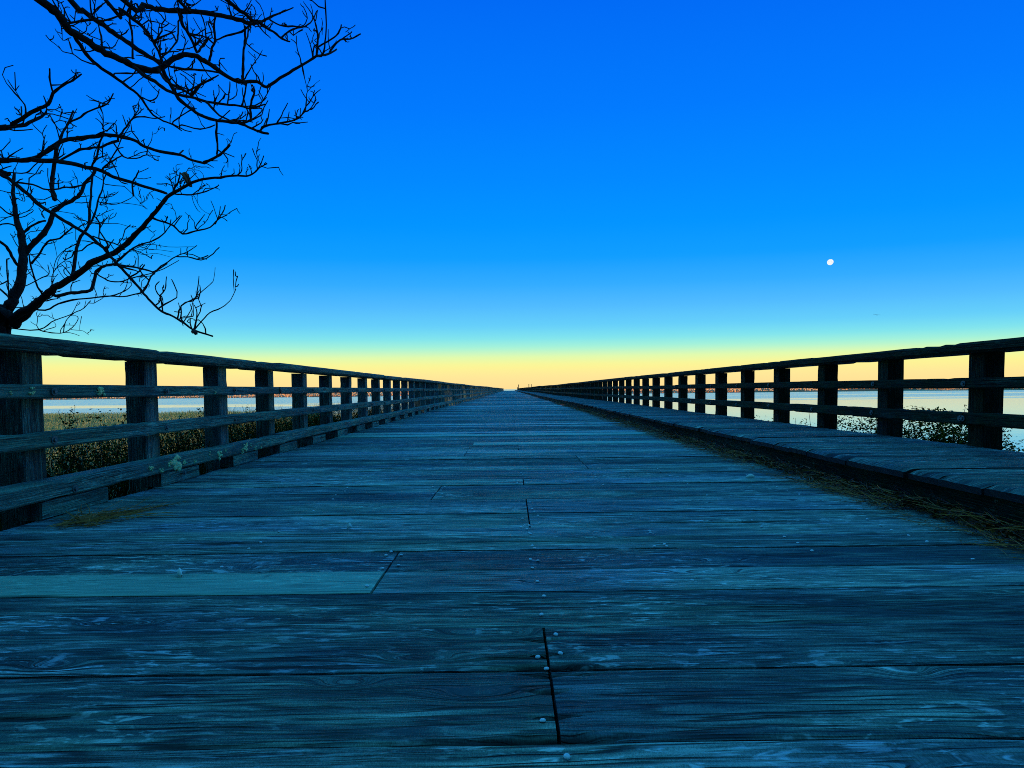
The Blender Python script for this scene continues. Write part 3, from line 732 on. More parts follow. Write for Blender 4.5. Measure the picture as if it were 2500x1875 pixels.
# ------------------------------------------------------------------ bare trees
def tree(name, label, base, mains, kids, seed, trunk_pts=None, twig=1.0, leaf_at=None):
    """mains: (scale, ox, oy, pts, w0, w1, depth0, depth1, lead-in world points); kids attach to the nearest traced branch"""
    rs = np.random.default_rng(seed)
    root = empty(name, base); tag(root, label, 'tree', 'bare trees by the left railing')
    tk = NM(); br = NM(); idx = []     # idx: (px, py, depth, radius)
    if trunk_pts is not None:
        P, r = tube(tk, [p[:3] for p in trunk_pts], [p[3] for p in trunk_pts], 12, sub=5, wig=.06, seed=seed, knob=.12)
    spawn = []
    def put(pts_px, w0, w1, d0, d1, lead, nm, sides, main):
        n = len(pts_px); P = []; R = []
        for k, (x, y) in enumerate(pts_px):
            t = k / max(1, n - 1); dep = d0 * (1 - t) + d1 * t; wd = w0 * (1 - t) + w1 * t
            P.append(ony(x, y, dep)); R.append(wd / 2 * dep / FPX)
            idx.append((x, y, dep, R[-1]))
        for k in range(n - 1):
            for s in (.25, .5, .75):
                t = (k + s) / max(1, n - 1)
                idx.append((pts_px[k][0] * (1 - s) + pts_px[k + 1][0] * s, pts_px[k][1] * (1 - s) + pts_px[k + 1][1] * s, d0 * (1 - t) + d1 * t, (w0 * (1 - t) + w1 * t) / 2 * d0 / FPX))
        if lead:
            P = [np.array(l[:3]) for l in lead] + P; R = [l[3] for l in lead] + R
        Pq, rq = tube(nm, P, R, sides, sub=3, wig=.13 if main or R[0] > .016 else (.12 if R[0] > .009 else .28), seed=int(rs.integers(1e6)), knob=.22 if main or R[0] > .016 else .4)
        spawn.append((Pq, rq, main))
    for (s, ox, oy, pts, w0, w1, d0, d1, lead, trunk) in mains:
        put([(ox + x / s, oy + y / s) for x, y in pts], w0 / s, w1 / s, d0, d1, lead, tk if trunk else br, 9 if trunk else 7, True)
    for (s, ox, oy, pts, w0, w1) in kids:
        pp = [(ox + x / s, oy + y / s) for x, y in pts]
        A = np.array(idx); dist = np.hypot(A[:, 0] - pp[0][0], A[:, 1] - pp[0][1]); j = int(dist.argmin()); dep = A[j, 2]
        if dist[j] > 3: pp = [(A[j, 0], A[j, 1])] + pp
        put(pp, w0 / s, w1 / s, dep, dep + rs.uniform(-.35, .35), None, br, 5, False)
    # side twigs
    for P, r, main in spawn:
        if len(P) < 4: continue
        L = np.linalg.norm(np.diff(P, axis=0), axis=1).sum()
        for _ in range(int(L / .15 * twig)):
            i = int(rs.integers(1, len(P) - 1)); 
            if P[i][1] < 1.0: continue
            T = P[min(i + 1, len(P) - 1)] - P[i - 1]; T /= np.linalg.norm(T) + 1e-9
            d = T * rs.uniform(.2, .9) + rs.normal(0, .55, 3) + np.array([.1, 0, .62]); d[2] = abs(d[2]) * .8 if rs.random() < .8 else d[2]; d /= np.linalg.norm(d)
            ln = rs.uniform(.05, .22) if rs.random() < .9 else rs.uniform(.2, .32)
            r0 = min(r[i] * .7, rs.uniform(.0042, .0065)); pts = [P[i]]; k = max(3, int(ln / .05))
            for s in range(k):
                d = d + rs.normal(0, .34, 3) + np.array([.02, 0, .08]); d /= np.linalg.norm(d); pts.append(pts[-1] + d * ln / k)
            Pq, _r = tube(br, pts, np.linspace(r0, .0034, len(pts)), 4, sub=1, wig=.25, seed=int(rs.integers(1e6)), knob=.5)
            for _k in range(int(rs.integers(0, 4))):
                q = Pq[int(rs.integers(1, len(Pq)))]; e = d * .4 + rs.normal(0, .6, 3) + np.array([0, 0, .35]); e /= np.linalg.norm(e); l2 = ln * rs.uniform(.2, .5)
                tube(br, [q, q + e * l2 * .5 + rs.normal(0, .006, 3), q + e * l2], [.0040, .0036, .0028], 4, sub=2)
    localise(tk.obj('trunk', M['bark'], root)); localise(br.obj('crown', M['bark'], root))
    if leaf_at:
        x, y, dpt = leaf_at; p = ony(x, y, dpt); lf = NM(); n = 10; t = np.linspace(0, 1, n)
        for sg in (1, -1):
            w = .032 * np.sin(PI * np.clip(t, .02, 1)) ** .7
            c = np.stack([p[0] + .11 * (t - .5), p[1] + 0 * t, p[2] - .10 * (t - .5) + .03 * np.sin(t * 5)], 1)
            e = c + np.stack([.3 * w * sg, w * .8 * sg, w * .9 * sg], 1)
            v = np.concatenate([c, e]); i = np.arange(n - 1); lf.add(v, np.stack([i, i + 1, i + n + 1, i + n], 1), None, (.05, 0, 0))
        o = lf.obj('dead_leaf', M['litter'], root); localise(o); o['label'] = 'single curled dead leaf'
        md = o.modifiers.new('thick', 'SOLIDIFY'); md.thickness = .004
    return root

c1 = (2.458, 0, 0); c2 = (3.16, 0, 400); cC = (6.26, 0, 300); cD = (5.53, 300, 300)
Bx, By = -5.75, 6.4; bz = float(land_h(Bx, By))
fork = [(Bx, By, bz - .1, .16), (Bx + .05, By, bz + .7, .13)]
K1 = [(c2, [(190, 690), (250, 620), (320, 560), (370, 480), (400, 400), (430, 350), (520, 300), (600, 250), (630, 210), (650, 150), (700, 100), (740, 50)], 42, 20),
      (c2, [(180, 530), (230, 490), (300, 450), (350, 440)], 20, 12),
      (c2, [(560, 870), (575, 750), (590, 650), (620, 560), (680, 480), (690, 350), (700, 250), (710, 100), (720, 50)], 28, 12),
      (c2, [(700, 460), (740, 360), (760, 270), (790, 200), (800, 120)], 16, 8),
      (c2, [(430, 1020), (520, 1000), (600, 990), (690, 980), (720, 930), (740, 830)], 26, 22),
      (c2, [(740, 830), (800, 790), (870, 775), (950, 785), (1050, 800), (1150, 825), (1190, 830), (1290, 770)], 20, 8),
      (c2, [(880, 770), (960, 700), (1060, 630), (1160, 600), (1250, 550), (1310, 480), (1390, 400)], 14, 6),
      (c2, [(1190, 425), (1270, 450), (1340, 480), (1410, 540), (1500, 520), (1620, 490), (1680, 430), (1750, 395)], 16, 7),
      (c2, [(1680, 430), (1720, 370), (1740, 320)], 9, 7), (c2, [(1660, 460), (1690, 390), (1700, 330)], 8, 6), (c2, [(1510, 490), (1550, 430), (1580, 390)], 9, 5), (c2, [(1505, 500), (1500, 450), (1480, 425)], 7, 4),
      (c2, [(1340, 480), (1370, 440), (1405, 400)], 8, 6), (c2, [(1310, 480), (1318, 430)], 7, 5),
      (c2, [(1330, 230), (1440, 240), (1530, 230), (1620, 200), (1690, 165)], 12, 6),
      (c2, [(1480, 240), (1560, 180), (1600, 160)], 7, 4),
      (c2, [(1480, 240), (1490, 290), (1520, 350), (1545, 375)], 5, 3), (c2, [(1500, 250), (1540, 330), (1580, 370), (1625, 390)], 4, 2.5),
      (c2, [(1340, 225), (1320, 140), (1285, 90)], 14, 6), (c2, [(1350, 190), (1380, 120), (1390, 70)], 12, 8), (c2, [(1345, 200), (1360, 60), (1360, 10), (1410, 0)], 5, 3),
      (c2, [(1400, 150), (1440, 60), (1460, 30)], 7, 5), (c2, [(1450, 50), (1530, 50), (1570, 90), (1560, 140), (1540, 200)], 4, 3),
      (c2, [(1830, 90), (1865, 50), (1865, -20), (1900, -80)], 9, 5), (c2, [(1865, -30), (1862, -70)], 6, 5), (c2, [(1960, 70), (2000, 20), (2035, -60)], 9, 7),
      (c2, [(330, 1010), (290, 950), (270, 890), (240, 800), (225, 700)], 14, 9),
      (c2, [(240, 770), (300, 700), (350, 620), (390, 590), (460, 575), (510, 530), (580, 480)], 16, 8),
      (c2, [(135, 780), (90, 710), (50, 640), (0, 600), (-60, 560)], 22, 18),
      (c2, [(70, 1010), (60, 900), (50, 750), (70, 730)], 12, 8), (c2, [(80, 1040), (40, 1000), (-20, 950)], 14, 10), (c2, [(60, 900), (0, 930), (-40, 900)], 8, 6),
      (c2, [(200, 1110), (350, 1130), (450, 1080), (560, 1050), (700, 1035), (850, 1020), (950, 1025), (1040, 1005), (1100, 990)], 14, 8),
      (c2, [(100, 1270), (300, 1280), (400, 1220), (500, 1180), (600, 1140), (650, 1110), (700, 1055)], 10, 5),
      (c2, [(300, 1280), (400, 1305), (500, 1300), (580, 1240), (600, 1180), (540, 1170)], 8, 4), (c2, [(560, 1280), (640, 1290), (685, 1320)], 5, 3), (c2, [(490, 1290), (510, 1210), (560, 1150), (600, 1070)], 8, 4),
      (c2, [(410, 960), (410, 850), (430, 750), (480, 680), (560, 630), (620, 600)], 6, 4), (c2, [(510, 900), (450, 820), (445, 760), (490, 680), (560, 620)], 5, 3),
      (c2, [(200, 940), (300, 890), (375, 850), (370, 780)], 8, 6), (c2, [(750, 850), (830, 900), (920, 910), (1020, 880), (1150, 850), (1260, 810), (1380, 745)], 12, 5),
      (c2, [(800, 460), (900, 460), (980, 480), (1060, 500)], 5, 3), (c2, [(650, 300), (580, 300)], 8, 6), (c2, [(790, 300), (900, 310), (1000, 270), (1030, 250)], 8, 4), (c2, [(780, 320), (900, 300), (1080, 320), (1130, 350)], 6, 3),
      (c2, [(780, 260), (860, 250), (915, 215)], 7, 4), (c2, [(760, 400), (820, 370), (875, 350)], 6, 4), (c2, [(1030, 660), (1150, 620), (1300, 640), (1500, 640)], 5, 3), (c2, [(1000, 660), (1100, 700), (1200, 690), (1320, 720)], 4, 2.5),
      (c2, [(960, 690), (1080, 660), (1200, 660), (1340, 680)], 4, 2.5), (c2, [(800, 60), (860, 30), (890, 20)], 8, 5),
      (c2, [(1020, 150), (1050, 100), (1070, 50)], 14, 8), (c2, [(1060, 70), (1110, 50), (1150, 30)], 6, 4), (c2, [(1055, 110), (1110, 115), (1165, 105)], 6, 4),
      (c2, [(140, 640), (100, 570), (80, 540)], 7, 5), (c2, [(130, 480), (60, 460), (0, 470), (-40, 480)], 12, 8), (c2, [(120, 400), (60, 380), (0, 330), (-40, 300)], 12, 8), (c2, [(100, 400), (40, 420), (0, 445)], 8, 5), (c2, [(150, 390), (200, 370), (255, 350)], 8, 4), (c2, [(120, 260), (190, 290), (180, 230)], 7, 4), (c2, [(105, 230), (40, 215), (0, 205)], 9, 6), (c2, [(100, 300), (75, 250)], 8, 6)]
K1 = [(*s, p, a, b) for s, p, a, b in K1]
tree('bare_tree', 'bare forked tree leaning in from the left behind the railing with one dead leaf', (Bx, By, bz),
     [(*c2, [(30, 1225), (70, 1120), (110, 1030), (150, 930), (170, 830), (180, 740), (180, 640), (165, 560), (140, 470), (120, 380), (110, 300), (100, 190), (110, 80)], 78, 18, 6.4, 6.7, fork, True),
      (*c2, [(0, 1240), (100, 1185), (200, 1130), (280, 1080), (340, 1030), (400, 970), (480, 920), (560, 880), (620, 830), (700, 770), (800, 720), (880, 690), (960, 630), (1020, 570), (1080, 510), (1140, 440), (1200, 370), (1270, 280), (1330, 225), (1400, 190), (1470, 150), (1560, 120), (1700, 105), (1800, 90), (1900, 95), (1960, 70), (2000, 30), (2060, 0)], 58, 7, 6.3, 5.2, fork, True),
      (*c2, [(40, 1290), (120, 1230), (200, 1160), (290, 1085), (340, 1040)], 80, 30, 6.4, 6.25, fork, True)],
     K1, 101, twig=.75, leaf_at=(455, 437, 5.55))

Tx, Ty = -5.15, 4.1; tz = float(land_h(Tx, Ty))
tp = [(Tx, Ty, tz - .1, .20), (Tx + .03, Ty + .02, .6, .16), (Tx - .04, Ty, 1.8, .14), (Tx + .05, Ty + .05, 3.0, .12), (Tx - .02, Ty + .03, 4.2, .09), (Tx + .04, Ty, 5.4, .05), (Tx, Ty, 6.2, .02)]
def ld(z, r, dx=.0, dy=0.0, up=.25): return [(Tx, Ty, z, r), (Tx + .75 + dx, Ty + .05 + dy, z + up, r * .92)]
K2 = [(c1, [(1900, 335), (1905, 270), (1905, 200), (1890, 130), (1870, 80), (1820, 10)], 14, 4), (c1, [(1935, 330), (1950, 250), (1960, 150), (1952, 0)], 10, 7), (c1, [(1900, 335), (1950, 330), (2000, 310), (2020, 295)], 14, 8),
      (c1, [(1980, 310), (2040, 240), (2100, 235), (2165, 205)], 12, 7), (c1, [(2040, 240), (2080, 215), (2112, 190)], 8, 5), (c1, [(1905, 285), (1990, 235), (2030, 200), (2050, 150)], 10, 7), (c1, [(1895, 120), (1905, 60)], 8, 5),
      (c1, [(1555, 790), (1590, 755), (1680, 740), (1780, 715), (1830, 670), (1870, 655), (1910, 612)], 12, 6), (c1, [(1830, 670), (1840, 600), (1845, 550), (1920, 480)], 8, 2), (c1, [(1660, 742), (1690, 690), (1725, 620)], 8, 5), (c1, [(1580, 760), (1602, 710)], 7, 5), (c1, [(1725, 728), (1735, 670)], 6, 4), (c1, [(1780, 712), (1770, 660)], 6, 4), (c1, [(1800, 700), (1805, 650)], 6, 4),
      (c1, [(1570, 130), (1640, 95), (1700, 70), (1760, 45)], 14, 6), (c1, [(1570, 150), (1640, 190), (1690, 230), (1740, 250)], 16, 9), (c1, [(1690, 225), (1760, 175), (1830, 160), (1875, 120), (1900, 65)], 10, 5), (c1, [(1620, 120), (1680, 150), (1760, 160), (1840, 158)], 9, 8), (c1, [(1540, 140), (1580, 190), (1625, 230)], 10, 4),
      (c1, [(1500, 150), (1450, 190), (1360, 215), (1300, 240)], 13, 8), (c1, [(1290, 100), (1285, 170), (1290, 240), (1270, 310), (1255, 365)], 9, 14), (c1, [(1280, 170), (1265, 140), (1255, 100)], 6, 4), (c1, [(1470, 160), (1470, 230), (1465, 300), (1460, 380), (1455, 480)], 10, 14), (c1, [(1490, 170), (1480, 240), (1465, 290)], 9, 7),
      (c1, [(1180, 315), (1220, 270), (1250, 225)], 12, 14), (c1, [(1215, 265), (1195, 230)], 8, 6), (c1, [(1070, 130), (1070, 200), (1060, 250), (1010, 310), (960, 345)], 10, 8), (c1, [(785, 30), (780, 120), (795, 220), (795, 350)], 12, 10), (c1, [(620, 300), (605, 220), (590, 145)], 12, 6),
      (c1, [(410, 140), (540, 120), (620, 125), (700, 100), (760, 85)], 14, 8), (c1, [(420, 130), (400, 90), (370, 20)], 10, 5), (c1, [(540, 110), (570, 60), (640, 10)], 10, 6), (c1, [(800, 100), (830, 60), (815, 20)], 9, 6),
      (c1, [(960, 430), (1000, 490), (1080, 530), (1150, 570)], 16, 14), (c1, [(1150, 570), (1200, 510), (1260, 480), (1310, 450)], 18, 6), (c1, [(1145, 565), (1165, 490), (1150, 460), (1040, 395)], 9, 5), (c1, [(1250, 620), (1300, 680), (1360, 715), (1420, 740)], 12, 10),
      (c1, [(1000, 395), (1110, 415), (1200, 420), (1310, 435), (1340, 440)], 12, 10), (c1, [(690, 440), (800, 440), (880, 430)], 8, 8), (c1, [(560, 385), (490, 360), (440, 325), (380, 310), (350, 275)], 9, 4), (c1, [(435, 315), (410, 240), (375, 240), (330, 170)], 7, 3), (c1, [(425, 290), (408, 230)], 6, 4),
      (c1, [(1450, 635), (1470, 560), (1480, 500)], 10, 8), (c1, [(1500, 650), (1510, 600), (1525, 540), (1515, 510)], 12, 7), (c1, [(1500, 650), (1500, 720), (1440, 735)], 12, 8), (c1, [(1365, 625), (1375, 560), (1380, 490)], 8, 6), (c1, [(1290, 610), (1280, 540)], 7, 4), (c1, [(1470, 470), (1510, 400), (1550, 345), (1575, 300)], 9, 3), (c1, [(1500, 650), (1560, 620), (1600, 585)], 9, 5), (c1, [(1500, 650), (1570, 650), (1560, 680), (1510, 715)], 8, 5),
      (c1, [(840, 580), (900, 605), (940, 585), (955, 535)], 8, 5), (c1, [(1040, 730), (1110, 680), (1150, 655)], 8, 6), (c1, [(1090, 750), (1200, 775), (1290, 750)], 8, 6), (c1, [(1300, 735), (1300, 830), (1305, 920), (1300, 940)], 12, 10), (c1, [(1310, 800), (1345, 812)], 5, 4),
      (c1, [(80, 745), (160, 690), (240, 645), (290, 625), (320, 560), (380, 510), (440, 480), (490, 445)], 26, 8), (c1, [(320, 560), (300, 490), (298, 410)], 10, 8), (c1, [(155, 690), (150, 630), (90, 560), (52, 515)], 9, 6), (c1, [(275, 680), (280, 640), (262, 575)], 10, 5), (c1, [(130, 700), (128, 640)], 8, 6), (c1, [(275, 680), (340, 690), (410, 715)], 6, 6), (c1, [(300, 690), (340, 760), (375, 800)], 6, 6),
      (c1, [(350, 870), (375, 800), (410, 740), (440, 665)], 14, 9), (c1, [(410, 740), (480, 700), (550, 660), (640, 625), (680, 560)], 11, 7), (c1, [(340, 880), (330, 960), (315, 1050), (310, 1110), (330, 1200)], 18, 24),
      (c1, [(720, 810), (760, 760), (800, 710), (870, 700), (930, 710), (990, 700)], 12, 5), (c1, [(625, 805), (610, 740), (575, 710)], 8, 4), (c1, [(700, 800), (690, 740), (640, 790)], 7, 5), (c1, [(760, 760), (735, 690)], 7, 4), (c1, [(790, 720), (830, 660), (828, 620)], 8, 5),
      (c1, [(370, 960), (480, 900), (560, 890), (680, 855), (730, 815)], 12, 14), (c1, [(880, 890), (910, 840), (915, 790)], 7, 2), (c1, [(740, 940), (820, 950), (880, 930), (960, 940)], 8, 4), (c1, [(880, 930), (890, 880)], 7, 5), (c1, [(620, 1010), (680, 960), (740, 930)], 12, 7), (c1, [(640, 1000), (700, 900), (740, 885)], 8, 5), (c1, [(550, 1000), (580, 940), (600, 850), (620, 810)], 12, 9), (c1, [(1075, 925), (1100, 905)], 10, 7), (c1, [(1225, 975), (1300, 940), (1350, 900), (1380, 870)], 16, 10), (c1, [(1340, 915), (1405, 942)], 7, 5), (c1, [(1240, 980), (1280, 1005)], 7, 4), (c1, [(1240, 965), (1305, 965)], 6, 4),
      (c2, [(1255, 1140), (1240, 1040), (1210, 990), (1200, 940), (1230, 910)], 11, 6), (c2, [(1230, 1020), (1270, 970), (1285, 870)], 10, 6), (c2, [(1370, 1185), (1390, 1110), (1430, 1070), (1490, 1055), (1540, 1000), (1620, 930), (1650, 890), (1660, 800)], 12, 3), (c2, [(1490, 1060), (1540, 970)], 8, 5), (c2, [(1500, 1280), (1560, 1210), (1620, 1150), (1710, 1110), (1770, 1060), (1800, 1010), (1820, 965)], 12, 4), (c2, [(1505, 1270), (1520, 1150), (1500, 1090)], 14, 6), (c2, [(1380, 1195), (1440, 1185), (1500, 1200)], 8, 6), (c2, [(1510, 1110), (1585, 1075)], 6, 4),
      (c2, [(1105, 985), (1150, 900), (1200, 830), (1270, 770), (1360, 715), (1440, 680), (1520, 630)], 15, 5), (c2, [(1360, 715), (1450, 720), (1550, 740), (1620, 710), (1690, 645)], 9, 8), (c2, [(1395, 700), (1395, 650)], 6, 4), (c2, [(860, 720), (900, 760), (1010, 660), (1060, 640)], 9, 6), (c2, [(720, 560), (800, 590), (880, 615), (960, 640)], 12, 8),
      (c2, [(130, 145), (250, 160), (370, 200), (480, 185), (560, 180), (640, 160), (700, 130)], 14, 10), (c2, [(370, 200), (430, 260), (470, 300)], 8, 6), (c2, [(0, 60), (100, 70), (200, 70), (250, 30), (300, -20)], 12, 7), (c2, [(800, 150), (870, 165), (960, 175)], 8, 5), (c2, [(960, 175), (1040, 250), (1090, 310), (1140, 350)], 5, 3), (c2, [(320, 390), (345, 420), (300, 340)], 7, 5), (c2, [(1500, 1270), (1490, 1300), (1505, 1305)], 18, 26)]
K2 = [(*s, p, a, b) for s, p, a, b in K2]
tree('bare_tree', 'bare drooping branches of a tree reaching in from the upper left over the railing', (Tx, Ty, tz),
     [(*c1, [(215, -20), (300, 40), (345, 80), (390, 140), (430, 190), (500, 230), (570, 280), (640, 320), (720, 360), (790, 390), (870, 415), (940, 425), (1000, 385), (1050, 350), (1100, 330), (1170, 335), (1230, 365), (1290, 405), (1350, 450), (1430, 490), (1540, 490), (1600, 520), (1680, 470), (1760, 420), (1830, 380), (1900, 335)], 47, 12, 4.3, 4.9, ld(4.3, .075, .0), False),
      (*c1, [(400, -25), (500, 60), (560, 110), (620, 150), (680, 195), (760, 250), (830, 300), (900, 340), (960, 380), (990, 450), (1030, 520), (1070, 590), (1130, 640), (1200, 690), (1290, 720), (1360, 730), (1450, 745), (1510, 770), (1555, 790), (1610, 803)], 30, 12, 4.7, 4.5, ld(4.6, .05, .2, .2), False),
      (*c1, [(620, -20), (720, 50), (780, 100), (850, 155), (900, 215), (930, 270), (960, 330), (970, 380)], 22, 12, 4.1, 4.2, ld(4.9, .04, .4, -.1), False),
      (*c1, [(720, -15), (860, 30), (930, 50), (1060, 65), (1200, 70), (1330, 95), (1420, 115), (1500, 140), (1570, 130)], 28, 22, 4.5, 5.1, ld(4.7, .05, .5, .2), False),
      (*c1, [(1330, -25), (1420, 50), (1480, 90), (1520, 130)], 22, 18, 4.9, 5.0, [(Tx, Ty, 5.0, .04), (Tx + 1.2, Ty + .5, 5.1, .032), (Tx + 2.0, Ty + .7, 4.6, .028)], False),
      (*c1, [(1040, -30), (1085, 70), (1090, 140), (1130, 200), (1160, 260), (1180, 315)], 18, 14, 4.7, 4.75, [(Tx, Ty, 5.2, .04), (Tx + 1.0, Ty + .4, 5.2, .03)], False),
      (*c1, [(430, 190), (450, 220), (500, 300), (560, 370), (640, 430), (710, 480), (780, 530), (840, 580), (880, 640), (920, 690), (980, 725), (1040, 750), (1090, 785)], 24, 6, 4.38, 4.9, None, False),
      (*c1, [(800, 400), (860, 450), (930, 490), (1000, 540), (1080, 570), (1160, 585), (1240, 610), (1340, 625), (1440, 635), (1500, 650), (1590, 625)], 22, 8, 4.5, 4.2, None, False),
      (*c1, [(-60, 770), (0, 768), (80, 760), (150, 750), (230, 710), (275, 680)], 30, 12, 4.2, 4.6, [(Tx, Ty, 2.55, .04)], False),
      (*c1, [(-60, 965), (0, 968), (80, 962), (200, 955), (270, 910), (370, 850), (460, 830), (560, 820), (640, 810), (730, 820), (800, 840), (870, 880), (960, 910), (1080, 930), (1150, 960), (1230, 980)], 28, 13, 4.3, 5.2, [(Tx, Ty, 2.3, .05)], False),
      (*c1, [(180, 955), (330, 970), (430, 980), (520, 1005), (600, 1020), (680, 1060), (800, 1098), (900, 1130), (1000, 1160)], 28, 14, 4.4, 5.3, None, False),
      (*c2, [(-60, 40), (0, 80), (60, 110), (150, 180), (230, 250), (320, 330), (420, 390), (500, 440), (600, 500), (680, 550), (740, 600), (800, 650), (860, 720), (920, 790), (980, 850), (1050, 930), (1110, 1000), (1170, 1070), (1250, 1140), (1340, 1180), (1420, 1230), (1490, 1280), (1560, 1305), (1640, 1330)], 29, 12, 4.3, 4.0, [(Tx, Ty, 2.7, .05)], False)],
     K2, 202, trunk_pts=tp, twig=.85)

# ------------------------------------------------------------------ litter, straws, feather
rs = np.random.default_rng(5)
lt = NM()
n = 8500
yy = 1.6 + 26 * rs.random(n) ** 1.9; e = 2.145 + .08 * (fbm(yy * 1.1, yy * 0, 3, 3) - .5) * 2
xx = e + (2.40 - e) * rs.beta(1.5, 1.1, n); pk = vn(yy * 2.1, xx * 7, 51) + .35 * (xx > 2.3) > .34; yy, e, xx = yy[pk], e[pk], xx[pk]; n = len(yy); hh = .075 * np.clip((xx - e) / .17, 0, 1)
zz = .008 + hh * rs.random(n)
ang = rs.normal(PI / 2, .75, n)
dirs = np.stack([np.cos(ang), np.sin(ang), rs.normal(0, .12, n)], 1)
strands(lt, np.stack([xx, yy, zz], 1), rs.uniform(.05, .20, n), rs.uniform(.0010, .0027, n), np.clip(rs.random(n) ** 3.6 * 1.9, 0, 1), rs, dirs, curl=.8, seg=4, flatz=.004)
n = 3500
yy = 1.6 + 26 * rs.random(n) ** 1.9; xx = 2.26 + .12 * rs.random(n)
leaves(lt, np.stack([xx, yy, .01 + .07 * rs.random(n) * np.clip((xx - 2.2) / .15, 0, 1)], 1), np.full(n, .035), rs.random(n) ** 2 * .5, rs)
n = 700; yy = 1.8 + 12 * rs.random(n); xx = 2.2 - np.abs(rs.normal(0, .07, n))
strands(lt, np.stack([xx, yy, np.full(n, .006)], 1), rs.uniform(.04, .16, n), rs.uniform(.0008, .0015, n), rs.random(n), rs, None, lift=.03, curl=.5, seg=3, flatz=.004)
tag(lt.obj('dry_litter', M['litter'], smooth=False), 'brown straw and leaf litter swept against the right kerb', 'litter', kind='stuff')

cl = NM(); n = 75
t = rs.random(n); cxx = 115 + 220 * t; cyy = 1283 - 34 * t + rs.normal(0, 7, n)
base = np.array([onz(a, b, .006) for a, b in zip(cxx, cyy)])
ang = rs.normal(.75, .35, n); dirs = np.stack([np.cos(ang), np.sin(ang), rs.normal(.05, .1, n)], 1)
strands(cl, base, rs.uniform(.08, .36, n), rs.uniform(.0016, .0034, n), rs.random(n) ** .8, rs, dirs, curl=.5, seg=5, flatz=.005)
base = np.array([onz(a, b, .006) for a, b in zip(rs.normal(212, 14, 50), rs.normal(1270, 7, 50))])
strands(cl, base, rs.uniform(.05, .14, 50), rs.uniform(.002, .004, 50), .5 + .5 * rs.random(50), rs, None, lift=.3, curl=1.6, seg=5, flatz=.005)
tag(cl.obj('dry_grass_clump', M['litter'], smooth=False), 'wisp of dry grass lying on the deck by the left kerb blocks', 'dry grass')

def chip_obj(px, py, L, W, rot, curve, name, label, cat):
    p = onz(px, py, .008); nm = NM(); n = 14; t = np.linspace(0, 1, n)
    w = W * np.sin(PI * np.clip(.06 + .9 * t, 0, 1)) ** .6
    ax = np.stack([np.cos(rot + curve * (t - .5)), np.sin(rot + curve * (t - .5)), 0 * t], 1); c = np.cumsum(ax * L / n, 0); c -= c.mean(0)
    s = np.stack([-ax[:, 1], ax[:, 0], 0 * t], 1)
    z = np.array([0, 0, 1.0]) * (.006 + .014 * np.sin(t * PI))[:, None]
    a = c + s * w[:, None] + z + p; b = c - s * w[:, None] + z * .4 + p; m_ = c + z * 1.5 + p; lo = c + p + np.array([0, 0, -.001])
    v = np.concatenate([a, m_, b, lo]); i = np.arange(n - 1)
    q = np.concatenate([np.stack([i + k * n, i + k * n + 1, i + ((k + 1) % 4) * n + 1, i + ((k + 1) % 4) * n], 1) for k in range(4)])
    nm.add(v, q); return tag(nm.obj(name, M['feather']), label, cat)
chip_obj(440, 1404, .066, .009, -1.1, 1.2, 'feather', 'small curled white feather lying on the pale board', 'feather')
chip_obj(1832, 1166, .085, .010, 0.1, .2, 'wood_chip', 'white sliver on the right of the deck near the straw litter', 'wood chip')
chip_obj(853, 1290, .030, .005, .5, .3, 'wood_chip', 'tiny pale chip on the deck left of centre beyond the pale board', 'wood chip')

# ------------------------------------------------------------------ moon, bird, far posts
MD = 3000.0
p = ony(2027, 640, MD); nm = NM(); n = 32; k = 16; r = 8.0 / FPX * MD * .87
lat = np.linspace(-PI / 2, PI / 2, k + 1); lon = np.linspace(0, 2 * PI, n, endpoint=False)
LA, LO = np.meshgrid(lat, lon, indexing='ij')
v = np.stack([np.cos(LA) * np.cos(LO), np.cos(LA) * np.sin(LO), np.sin(LA)], 2).reshape(-1, 3) * r
q = [(a * n + b, a * n + (b + 1) % n, (a + 1) * n + (b + 1) % n, (a + 1) * n + b) for a in range(k) for b in range(n)]
nm.add(v, q)
m, nt, b = newmat('moonlight'); tc = N(nt, 'ShaderNodeTexCoord').outputs['Object']
col = ramp(nt, noise(nt, tc, .09, 3, .6), [(.38, (.78, .86, .93)), (.58, (1, 1, .98))])
em = N(nt, 'ShaderNodeEmission'); nt.links.new(col, em.inputs[0]); em.inputs[1].default_value = 1.0
nt.links.new(em.outputs[0], nt.nodes['Material Output'].inputs[0])
mo = nm.obj('moon', m); mo.location = Vector(p); tag(mo, 'nearly full white moon in the blue sky on the right', 'moon')

